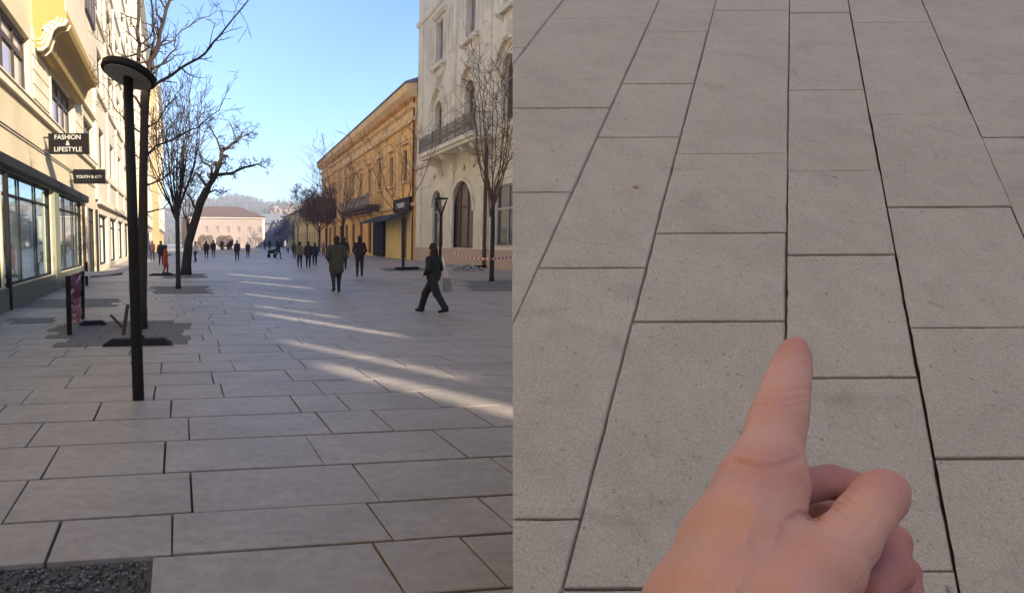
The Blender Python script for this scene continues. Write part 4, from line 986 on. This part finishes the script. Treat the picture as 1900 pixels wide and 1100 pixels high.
# ================================================================== PEOPLE
def person(label, px, py, top_px, yaw, top, bottom, hair=(.03, .02, .015), shoes=(.02, .02, .02), stride=.35, coat=0.0, arms='swing', lean=0.0, wide=1.0, flare=0.0, vox=.03, hat=False, phase=1, Hm=None, group='people walking in the street', bend=0):
    b = gnd(px, py); Hh = Hm or ((py - top_px) / F * b.y); s = Hh / 1.75
    rg = random.Random(int(px * 7 + py)); P = []
    v = lambda x, y, z: (x, y + lean * max(0, z - .9), z)
    f = .17 * wide
    # legs
    for sd in (-1, 1):
        st = stride * .5 * sd * phase; hip = v(.09 * sd, 0, .93)
        raised = .07 if st < -.1 else 0
        kn = v(.10 * sd, st * .55 + .06, .50 + raised * .3); an = v(.10 * sd, st, .10 + raised)
        P += [(hip, kn, .105 * wide, .075 * wide + flare * .3, 2), (kn, an, .073 + flare * .5, .05 + flare, 2)]
        P += [(v(.10*sd, st - .05, .055 + raised), v(.115*sd, st + .16, .045 + raised * .3), .05, .038, 3, .015)]
    # trunk
    for sd in (-1, 1):
        P += [(v(.065*sd, 0, .95), v(.055*sd, 0.0, 1.15), .125*wide, .115*wide, 1 if coat >= 0 else 2), (v(.055*sd, 0, 1.12), v(.085*sd, .01, 1.34), .115*wide, .115*wide, 1)]
        P += [(v(.02*sd, 0, 1.42), v(.17*sd*wide, 0, 1.405), .07, .07*wide, 1)]
    if coat > 0:
        for sd in (-1, 1): P += [(v(.07*sd, 0, 1.1), v(.085*sd, 0, .93 - coat), .14*wide, .135*wide, 1)]
    # arms
    for sd in (-1, 1):
        sh = v(.19*sd*wide, 0, 1.39); sw = -.12 * sd * phase * (1 if stride > .1 else .2)
        if arms == 'pocket': el, ha = v(.27*sd*wide, -.07, 1.12), v(.19*sd*wide, .09, .95)
        elif arms == 'bag': el, ha = v(.36*sd, -.06, 1.16), v(.22*sd, .12, 1.02)
        elif arms == 'front': el, ha = v(.25*sd, .03, 1.12), v(.1*sd, .28, 1.15)
        else: el, ha = v(.25*sd*wide, sw - .03, 1.12), v(.25*sd*wide, sw * 2 + .05, .87)
        P += [(sh, el, .068*wide, .055*wide, 1), (el, ha, .053*wide, .042, 1)]
        hd = Vector(ha) + (Vector(ha) - Vector(el)).normalized() * .09
        P += [(ha, tuple(hd), .036, .026, 0, .012)]
        for q in range(3): P += [(tuple(hd), tuple(hd + Vector((.018 * (q - 1), .03, -.05))), .014, .010, 0, .008)]
    # neck, head, face
    P += [(v(0, .0, 1.43), v(0, .02, 1.54), .068, .062, 0), (v(0, .02, 1.58), v(0, .015, 1.655), .082, .09, 0), (v(0, .05, 1.535), v(0, .07, 1.54), .055, .038, 0), (v(0, .1, 1.6), v(0, .114, 1.585), .014, .018, 0, .01)]
    for sd in (-1, 1): P += [(v(.082*sd, .01, 1.63), v(.085*sd, .0, 1.60), .016, .012, 0, .008)]
    P += [(v(0, -.014, 1.60), v(0, .0, 1.672), .092, .094, 4, .01), (v(0, -.035, 1.54), v(0, -.03, 1.62), .075, .085, 4, .01)]
    if hat: P += [(v(0, .0, 1.69), v(0, 0, 1.73), .105, .09, 4, .02), (v(0, -.03, 1.5), v(0, -.03, 1.6), .10, .10, 4, .02)]
    P += [(v(0, 0, 1.42), v(0, .01, 1.475), .085, .068, 1)]
    o = empty('person', b, yaw, label, 'person', group); o.scale = (s, s, s)
    sdf_object('body', P, vox, .035, [M_PSKIN, cloth(top), cloth(bottom), cloth(shoes), cloth(hair)], o, it=1)
    return o
AWAY, FACE = 0.0, math.pi
olive, blk, navy, brown = (.062, .056, .034), (.02, .018, .019), (.022, .028, .05), (.06, .032, .025)
person('person in an olive parka and dark trousers walking away up the street', 624, 543, 438, AWAY + .1, olive, (.03, .027, .028), stride=.3, coat=.22, arms='pocket', wide=1.1, vox=.018)
person('person in a dark brown jacket walking beyond the olive parka', 667, 513, 438, AWAY - .1, (.035, .02, .016), (.028, .022, .022), stride=.16, arms='pocket', vox=.02)
W_ = person('person in black jacket and flared black trousers striding across the street', 803, 581, 455, R(48), blk, blk, hair=(.03, .018, .012), stride=.82, wide=1.18, arms='bag', flare=.035, vox=.016, hat=True, lean=.03)
# bag hanging from the striding person
wb = W_.location
o = empty('shoulder_bag', (wb.x + .22, wb.y - .12, 0), 0, 'pale shoulder bag on a long strap, beside the striding person in black', 'bag')
mb = MB()
for dx in (0, .07): mb.tube([(-.03, .1, 1.34), (-.02 + dx * .4, -.02, 1.15), (.02 + dx, -.03, .82)], .011, 6)
mb.build('strap', M_TAPEW, o)
mb = MB(); mb.prism([(-.01, -.07, .84), (.12, -.07, .84), (.19, -.07, .58), (.16, -.07, .52), (.03, -.07, .50), (-.01, -.07, .56)], (0, .09, 0)); mb.build('pouch', mat('grey canvas', (.22, .2, .2), .9, noise=.2), o)
person('person in a beige jacket and jeans, leftmost of the close trio', 556, 497, 449, AWAY, (.16, .12, .075), (.03, .035, .05), stride=.3, vox=.026)
person('person in a dark maroon coat, middle of the close trio', 572, 497, 448, AWAY, (.045, .02, .022), (.02, .018, .02), stride=.2, coat=.1, vox=.026)
person('person in a navy jacket at the yellow building side of the trio', 584, 494, 450, AWAY, navy, navy, stride=.25, coat=.1, vox=.026)
person('person in a dark coat with a pale bag, alone in mid street', 440, 484, 446, FACE, (.03, .03, .035), (.03, .028, .028), stride=.3, coat=.1)
person('person in dark clothes walking before the pale building corner', 460, 478, 449, FACE, (.03, .028, .025), (.035, .03, .028), stride=.3)
person('person in a white top and black trousers near the leaning tree', 363, 486, 448, R(60), (.6, .57, .55), blk, stride=.3)
person('person in black with legs apart, one of the pair before the shrub', 383, 480, 447, AWAY, blk, blk, stride=.3, coat=.1)
person('person in a dark blue jacket, the other of the pair before the shrub', 396, 478, 446, AWAY, (.02, .02, .03), (.12, .1, .1), stride=.2, coat=.05)
person('small far person in black behind the low white strip', 412, 467, 445, FACE, blk, blk, stride=.3)
person('small far person in brown close behind the person with the pale bag', 428, 468, 445, FACE, brown, blk, stride=.3)
person('small far person in grey at the corner of the pale building', 491, 465, 446, AWAY, (.07, .06, .06), (.05, .05, .05), stride=.3)
person('small far person in dark blue beyond the pale building corner', 500, 468, 445, AWAY, navy, (.06, .06, .07), stride=.3)
person('person in black bending forward in the middle of the far street', 516, 480, 446, R(-50), blk, blk, stride=.4, coat=.15, lean=-.15)
person('small far person in a whitish coat between two dark figures', 534, 470, 447, AWAY, (.45, .4, .38), blk, stride=.3, coat=.1)
person('person in a dark coat with pinkish sleeves just behind the trio', 546, 480, 449, AWAY, (.06, .04, .05), blk, stride=.3, coat=.15)
person('far person in black hidden partly behind the olive parka', 638, 500, 440, AWAY, blk, blk, stride=.2, vox=.024)
person('person in a long orange red coat standing by the slim tree', 307, 508, 455, R(-70), (.42, .07, .028), (.30, .06, .03), stride=.2, coat=.35, arms='front', lean=.06, vox=.024, Hm=1.5, group=None)
person('far person in black standing by the left row behind the orange red coat', 299, 492, 447, AWAY, blk, blk, stride=.1)
person('far person in brown close to the ochre wall of the left row', 283, 484, 447, AWAY, brown, blk, stride=.2)
person('far person in a pinkish jacket near the trunk of the red brown tree', 600, 474, 448, FACE, (.4, .22, .2), (.15, .07, .06), stride=.2)
p = gnd(307, 511); o = empty('floor_plate', (p.x - .1, p.y - .1, 0), 0, 'dark flat patch standing in for the shadow at the feet of the orange red coat', 'plate'); mb = MB(); mb.add([(-.7,-.3,.012),(.6,-.3,.012),(.6,.3,.012),(-.7,.3,.012),(-.5,-.2,.1),(.4,-.2,.1),(.4,.2,.1),(-.5,.2,.1)], [(0,3,2,1),(4,5,6,7),(0,1,5,4),(1,2,6,5),(2,3,7,6),(3,0,4,7)]); mb.build('plate', M_BLACK, o)  # black low wedge stands in for the shadow under this person
# pram pushed by the bending person
p = gnd(512, 478); o = empty('pram', (p.x - .3, p.y, 0), 0, 'dark pram pushed along by the bending person in black', 'pram')
mb = MB(); mb.prism([(-.5, -.2, .4), (.25, -.2, .4), (.4, -.2, .95), (-.1, -.2, .8), (-.55, -.2, .7)], (0, .4, 0)); mb.build('carry_cot', cloth(blk), o)
for x in (-.4, .2):
    mb = MB(); mb.lathe([(.2, -.02), (.2, .02)], 14); q = mb.build('wheel', M_BLACK, o); q.rotation_euler = (R(90), 0, 0); q.location = (x, -.22, .2)
mb = MB(); mb.tube([(.25, 0, .6), (.6, 0, 1.0)], .025, 6); mb.build('handle', M_DARK, o)

# ================================================================== PAVED SLOPE (steep paved bank beside the street)
DPL = 1.05                                   # distance of the slope plane from the eye
PN = Vector((0, -F, 0)); L545 = (CY + 545) / F
nrm = Vector((0, 1 * math.cos(0), 0))
# plane whose vanishing line is y=-545: normal in camera axes (x right, y up, z forward) is (0, -1, L545)
nc = Vector((0, -1.0, L545)).normalized()
U_ = Vector((0, math.sin(TH), math.cos(TH))); FW = Vector((0, math.cos(TH), -math.sin(TH)))
NW = (U_ * nc.y + FW * nc.z).normalized()    # world normal pointing away from the eye (down into the bank)
EYE = Vector((0, 0, H))
def sp(px, py, off=0.0):
    d = ray(px, py); return EYE + d * ((DPL + off) / d.dot(NW))
VPx, VPy = 1472.0, -545.0
slopes = [-1.36, -1.07, -.783, -.455, -.262, -.0125, .187, .437, .80, 1.15]
LX = lambda k, y: VPx + slopes[k] * (y - VPy)
crs = {0: [-40, 120, 300, 620, 1150], 1: [-40, 90, 260, 700, 1150], 2: [-40, 34, 201, 357, 700, 1150], 3: [-40, 60, 156, 255, 497, 963, 1150], 4: [-40, 20, 286, 433, 597, 1092, 1150],
       5: [-40, 24, 167, 317, 473, 701, 1060, 1150], 6: [-40, 42, 213, 384, 608, 850, 1150], 7: [-40, 138, 255, 520, 900, 1150], 8: [-40, 60, 330, 600, 1150]}
XL, XR = 950.0, 1915.0
def clipx(poly, xlim, keep_gt):
    out = []
    for i in range(len(poly)):
        a, b = poly[i], poly[(i + 1) % len(poly)]; ia = (a[0] > xlim) == keep_gt; ib = (b[0] > xlim) == keep_gt
        if ia: out.append(a)
        if ia != ib: t = (xlim - a[0]) / (b[0] - a[0]); out.append((xlim, a[1] + t * (b[1] - a[1])))
    return out
slope = tag(MB().build('paved_slope', M_CONC), kind='structure')
def inset_poly(P, d):
    n_ = len(P); c = sum(P, Vector()) / n_; out = []
    for i in range(n_):
        p0, p, p1 = P[i-1], P[i], P[(i+1) % n_]; e0 = (p - p0).normalized(); e1 = (p1 - p).normalized()
        m0 = NW.cross(e0).normalized(); m1 = NW.cross(e1).normalized()
        if m0.dot(c - p) < 0: m0 = -m0
        if m1.dot(c - p) < 0: m1 = -m1
        k = m0 + m1; out.append(p + k * (d / max(1 + m0.dot(m1), .3)))
    return out
rg = random.Random(3)
for k, ys in crs.items():
    for y0, y1 in zip(ys[:-1], ys[1:]):
        sk = 2.0 / 400                          # joints rise slightly to one side
        poly = [(LX(k, y0), y0), (LX(k + 1, y0), y0 - (LX(k+1, y0) - LX(k, y0)) * sk), (LX(k + 1, y1), y1 - (LX(k+1, y1) - LX(k, y1)) * sk), (LX(k, y1), y1)]
        poly = clipx(poly, XL, True)
        if len(poly) >= 3: poly = clipx(poly, XR, False)
        if len(poly) < 3: continue
        lift = rg.uniform(-.0016, .0016); P = [sp(*q) for q in poly]
        ar = sum(((P[i] - P[0]).cross(P[(i+1) % len(P)] - P[0])).length for i in range(1, len(P) - 1))
        if ar < .002: continue
        gp = rg.choice((.0018, .0032, .0025)); A_ = inset_poly(P, gp); T_ = inset_poly(P, gp + .0018); cen = sum(P, Vector()) / len(P)
        def ragged(Q_, amt):
            out = []
            for i in range(len(Q_)):
                a, b = Q_[i], Q_[(i + 1) % len(Q_)]; m_ = max(2, min(14, int((P[(i + 1) % len(P)] - P[i]).length / .03)))
                for t in range(m_):
                    p = a.lerp(b, t / m_); out.append(p + (cen - p).normalized() * rg.random() ** 3 * amt if t else p)
            return out
        rs = rg.getstate(); A_ = ragged(A_, .0022); rg.setstate(rs); T_ = ragged(T_, .0034); n_ = len(A_)
        sh = Vector((.035, 0, 0))
        vs = [p + NW * .04 + sh for p in A_] + [p + NW * (.0016 + lift) for p in A_] + [p + NW * lift for p in T_]
        mb = MB(); mb.add(vs, [tuple(range(2*n_, 3*n_))] + [(i, (i+1) % n_, n_ + (i+1) % n_, n_ + i) for i in range(n_)] + [(n_ + i, n_ + (i+1) % n_, 2*n_ + (i+1) % n_, 2*n_ + i) for i in range(n_)])
        mb.build('paving_slab', M_SLOPE, slope)
# solid bank under the slabs
bk = MB(); ins = 14
tl, tr_, brr, bll = sp(XL + ins, -35, .022), sp(XR - 2, -35, .022), sp(XR - 2, 1148, .022), sp(XL + ins, 1148, .022)
bk.add([tl, tr_, brr, bll], [(0, 1, 2, 3)])
ft_l, ft_r = Vector((tl.x + .25, tl.y - .02, -.03)), Vector((tr_.x - .1, tr_.y - .02, -.03)); fb_l, fb_r = Vector((bll.x + .12, bll.y + .02, -.03)), Vector((brr.x - .05, brr.y + .02, -.03))
tl2, bl2 = tl + Vector((.12, 0, -.02)), bll + Vector((.06, 0, -.02))
bk.add([tl2, tr_, ft_r, ft_l], [(0, 1, 2, 3)]); bk.add([bl2, brr, fb_r, fb_l], [(0, 1, 2, 3)])
bk.add([tl2, bl2, fb_l, ft_l], [(0, 1, 2, 3)]); bk.add([tr_, brr, fb_r, ft_r], [(0, 1, 2, 3)])
bk.m = [0, 1, 1, 1, 1]; slope.data = bk.mesh('paved_slope', [M_BED, M_CONC])

# small dry leaf on the slope
lp = sp(1179, 348) - NW * .002
o = empty('fallen_leaf', lp, 0, 'tiny yellow brown leaf lying on a slab of the steep paving', 'leaf')
mb = MB(); e1 = Vector((1, 0, 0)); e2 = NW.cross(e1); mb.add([e1*-.012, e2*.006 - NW*.002, e1*.012 - NW*.004, e2*-.006 - NW*.001], [(0,1,2,3)]); mb.build('blade', mat('yellow leaf', (.35, .2, .06), .8), o)

# ================================================================== POINTING HAND
def hand():
    m = bpy.data.materials.new('hand skin'); m.use_nodes = True; N = m.node_tree.nodes; L = m.node_tree.links; bs = N['Principled BSDF']
    tc = N.new('ShaderNodeTexCoord')
    at_ = N.new('ShaderNodeAttribute'); at_.attribute_name = 'redness'; at_.attribute_type = 'GEOMETRY'
    nz = N.new('ShaderNodeTexNoise'); nz.inputs['Scale'].default_value = 20; nz.inputs['Detail'].default_value = 5; L.new(tc.outputs['Object'], nz.inputs['Vector'])
    ad = N.new('ShaderNodeMath'); ad.operation = 'MULTIPLY_ADD'; ad.inputs[1].default_value = .9; L.new(nz.outputs[0], ad.inputs[0])
    sb_ = N.new('ShaderNodeMath'); sb_.operation = 'SUBTRACT'; sb_.inputs[1].default_value = .45; L.new(at_.outputs['Fac'], sb_.inputs[0]); L.new(sb_.outputs[0], ad.inputs[2])
    mx = N.new('ShaderNodeMix'); mx.data_type = 'RGBA'; mx.clamp_factor = True; mx.inputs[6].default_value = (.55, .30, .238, 1); mx.inputs[7].default_value = (.38, .14, .12, 1)
    L.new(ad.outputs[0], mx.inputs[0]); L.new(mx.outputs[2], bs.inputs['Base Color'])
    bs.inputs['Roughness'].default_value = .5; bs.inputs['Specular IOR Level'].default_value = .35
    bs.inputs['Subsurface Weight'].default_value = .25; bs.inputs['Subsurface Radius'].default_value = (.010, .004, .002); bs.inputs['Subsurface Scale'].default_value = .6
    n2 = N.new('ShaderNodeTexNoise'); n2.inputs['Scale'].default_value = 420; n2.inputs['Detail'].default_value = 4; L.new(tc.outputs['Object'], n2.inputs['Vector'])
    v2 = N.new('ShaderNodeTexVoronoi'); v2.inputs['Scale'].default_value = 650; L.new(tc.outputs['Object'], v2.inputs['Vector'])
    a2 = N.new('ShaderNodeMath'); a2.operation = 'ADD'; L.new(n2.outputs[0], a2.inputs[0]); L.new(v2.outputs['Distance'], a2.inputs[1])
    bp = N.new('ShaderNodeBump'); bp.inputs['Strength'].default_value = .24; bp.inputs['Distance'].default_value = .0012; L.new(a2.outputs[0], bp.inputs['Height']); L.new(bp.outputs[0], bs.inputs['Normal'])
    D = lambda px, py, z: tuple(dep(px, py, z))
    P = []
    def chain(pts, reg=0, k=None):
        for (a, ra), (b, rb) in zip(pts[:-1], pts[1:]):
            P.append((D(*a), D(*b), ra, rb, reg) + ((k,) if k else ()))
    # index finger
    chain([((1475, 643, .345), .0056), ((1472, 660, .3425), .0072), ((1467, 685, .339), .0087), ((1459, 715, .333), .0098), ((1451, 747, .327), .0108), ((1444, 775, .321), .0115), ((1437, 803, .315), .0118), ((1429, 845, .306), .0126), ((1418, 890, .297), .0140)], 0, .004)
    # back of the hand: metacarpals
    chain([((1416, 895, .296), .0142), ((1396, 985, .283), .0168), ((1355, 1110, .270), .0190), ((1320, 1220, .262), .020)], 1, .014)
    chain([((1390, 935, .305), .0138), ((1350, 1015, .297), .0160), ((1302, 1130, .288), .0185), ((1275, 1240, .278), .020)], 1, .014)
    chain([((1420, 990, .318), .0140), ((1375, 1060, .312), .0155), ((1320, 1170, .300), .018)], 1, .014)
    chain([((1440, 1020, .286), .0110), ((1425, 1090, .276), .016), ((1395, 1190, .268), .022)], 1, .012)
    # thumb: base pad, middle joint, tip
    chain([((1400, 1180, .260), .020), ((1460, 1120, .256), .0165), ((1525, 1052, .260), .0130), ((1568, 1003, .265), .0102), ((1602, 958, .270), .0092), ((1630, 922, .274), .0090), ((1645, 903, .276), .0078)], 2, .005)
    # middle finger, curled under: knuckle, forward bone, bend back
    chain([((1410, 925, .310), .0120), ((1470, 903, .324), .0094), ((1545, 893, .328), .0082), ((1585, 905, .322), .0080), ((1610, 945, .308), .0080), ((1590, 985, .298), .0074)], 3, .003)
    # ring finger
    chain([((1420, 975, .326), .0120), ((1500, 960, .338), .0092), ((1600, 960, .336), .0086), ((1650, 1000, .326), .0084), ((1655, 1060, .312), .0080), ((1620, 1100, .300), .0075)], 3, .003)
    # little finger
    chain([((1420, 1040, .336), .0110), ((1500, 1040, .346), .0080), ((1610, 1020, .345), .0076), ((1672, 1055, .336), .0075), ((1685, 1120, .324), .0072), ((1650, 1170, .312), .0066)], 3, .003)
    # forearm
    chain([((1330, 1200, .272), .024), ((1300, 1350, .25), .028), ((1285, 1480, .232), .030)], 1, .02)
    V, Q, reg = sdf_mesh(P, .00125, .008)
    V = smooth_verts(V, Q, 4)
    fn = np.cross(V[Q[:, 2]] - V[Q[:, 0]], V[Q[:, 3]] - V[Q[:, 1]]); vn = np.zeros_like(V)
    for c_ in range(4):
        for j_ in range(3): vn[:, j_] += np.bincount(Q[:, c_], fn[:, j_], minlength=len(V))
    vn /= np.maximum(np.linalg.norm(vn, axis=1, keepdims=True), 1e-12)
    eye = np.array(EYE); X = V - eye; right = np.array((1.0, 0, 0)); up = np.array(U_); fw = np.array(FW)
    zc = X @ fw; ix = CX + F * (X @ right) / zc; iy = CY - F * (X @ up) / zc
    def crease(line, wpx, depth_, facing=True):        # a fold in the skin along a line on the back of the hand
        d = np.full(len(V), 1e9)
        for (a, b) in zip(line[:-1], line[1:]):
            ba = np.array(b, float) - a; t = np.clip(((ix - a[0]) * ba[0] + (iy - a[1]) * ba[1]) / (ba @ ba), 0, 1)
            d = np.minimum(d, np.hypot(ix - a[0] - t * ba[0], iy - a[1] - t * ba[1]))
        return np.where((vn * X).sum(1) < 0, depth_ * np.exp(-(d / wpx) ** 2), 0)
    def folds(L_, wpx, d_): return sum(crease(l, wpx, d_) for l in L_)
    dsp = folds([[(1368, 856), (1400, 866), (1440, 864), (1482, 850)]], 7, .0016) + folds([[(1380, 838), (1430, 846), (1475, 836)], [(1372, 872), (1410, 882), (1450, 880)]], 4, .0008)
    dsp += folds([[(1418, 722), (1450, 727), (1494, 720)], [(1412, 738), (1450, 743), (1494, 735)], [(1408, 752), (1450, 757), (1494, 748)]], 4, .0007)
    dsp += folds([[(1438, 676), (1470, 680), (1500, 674)], [(1435, 686), (1468, 690), (1500, 685)]], 3.5, .0004)
    dsp += folds([[(1466, 962), (1488, 952), (1514, 960)]], 5, .0018) + folds([[(1556, 934), (1582, 948), (1616, 974)], [(1548, 944), (1574, 960), (1606, 986)], [(1566, 924), (1592, 938), (1622, 960)]], 4, .0009)
    dsp += folds([[(1500, 1000), (1530, 1020), (1560, 1050)], [(1488, 1014), (1516, 1036), (1540, 1062)]], 5, .0006)
    dsp -= folds([[(1345, 905), (1390, 930), (1420, 960)]], 26, .0010) + folds([[(1500, 1035), (1540, 1050)]], 24, .0012)
    dsp -= folds([[(1402, 940), (1384, 1000), (1392, 1050), (1350, 1110)], [(1384, 1000), (1340, 1040), (1300, 1100)], [(1440, 970), (1430, 1030), (1392, 1050)]], 8, .0007)
    rg_ = np.random.default_rng(2)
    for _ in range(60):                                # fine random skin lines
        x0, y0 = rg_.uniform(1290, 1500), rg_.uniform(860, 1077); l_ = rg_.uniform(10, 34); a_ = rg_.choice([.5, 2.3]) + rg_.normal(0, .25)
        dsp += crease([(x0, y0), (x0 + l_ * np.cos(a_), y0 + l_ * np.sin(a_))], 2.4, .00022)
    V = V - vn * dsp[:, None]
    # knuckle folds and finger joint creases as real relief
    def red(p, r): return np.exp(-((V - np.array(D(*p))) ** 2).sum(1) / (r * r))
    rd = .9 * red((1480, 650, .345), .012) + .35 * red((1450, 760, .312), .012) + .5 * red((1440, 880, .283), .016) + .8 * (reg == 3) + .5 * red((1650, 885, .27), .014) + .3 * red((1530, 1040, .25), .015)
    me = bpy.data.meshes.new('hand'); me.from_pydata(V.tolist(), [], Q.tolist()); me.materials.append(m)
    at_d = me.attributes.new('redness', 'FLOAT', 'POINT'); at_d.data.foreach_set('value', np.clip(smooth1(rd, Q, len(V), 6), 0, 1).astype(np.float32))
    me.polygons.foreach_set('use_smooth', [True] * len(me.polygons)); me.update()
    return me
def smooth1(x, Q, n_, it):
    E = np.concatenate([Q[:, [0, 1]], Q[:, [1, 2]], Q[:, [2, 3]], Q[:, [3, 0]]]); E = np.concatenate([E, E[:, ::-1]]); c = np.maximum(np.bincount(E[:, 0], minlength=n_), 1)
    for _ in range(it): x = .5 * x + .5 * np.bincount(E[:, 0], x[E[:, 1]], minlength=n_) / c
    return x
ph = empty('pointing_person', (0, 0, 0), 0, 'bare hand and forearm with index finger pointing at a joint in the steep paving', 'person')
link('hand', hand(), ph)
mb = MB(); a = dep(1293, 1400, .243); b = dep(1225, 1960, .186); mb.tube([a, a.lerp(b, .05), b, b + (b - a) * .6], [.034, .038, .046, .05], 20); mb.build('sleeve', cloth((.03, .03, .035)), ph, smooth=True)

# ================================================================== HAZE
hz = MB(); hz.box(-700, 700, -260, 620, -1.2, 62)
hm = bpy.data.materials.new('thin air haze'); hm.use_nodes = True; N = hm.node_tree.nodes; N.remove(N['Principled BSDF'])
pv = N.new('ShaderNodeVolumePrincipled'); pv.inputs['Color'].default_value = (.86, .9, 1, 1); pv.inputs['Density'].default_value = .0016
hm.node_tree.links.new(pv.outputs[0], N['Material Output'].inputs['Volume'])
tag(hz.build('haze', hm), kind='stuff')
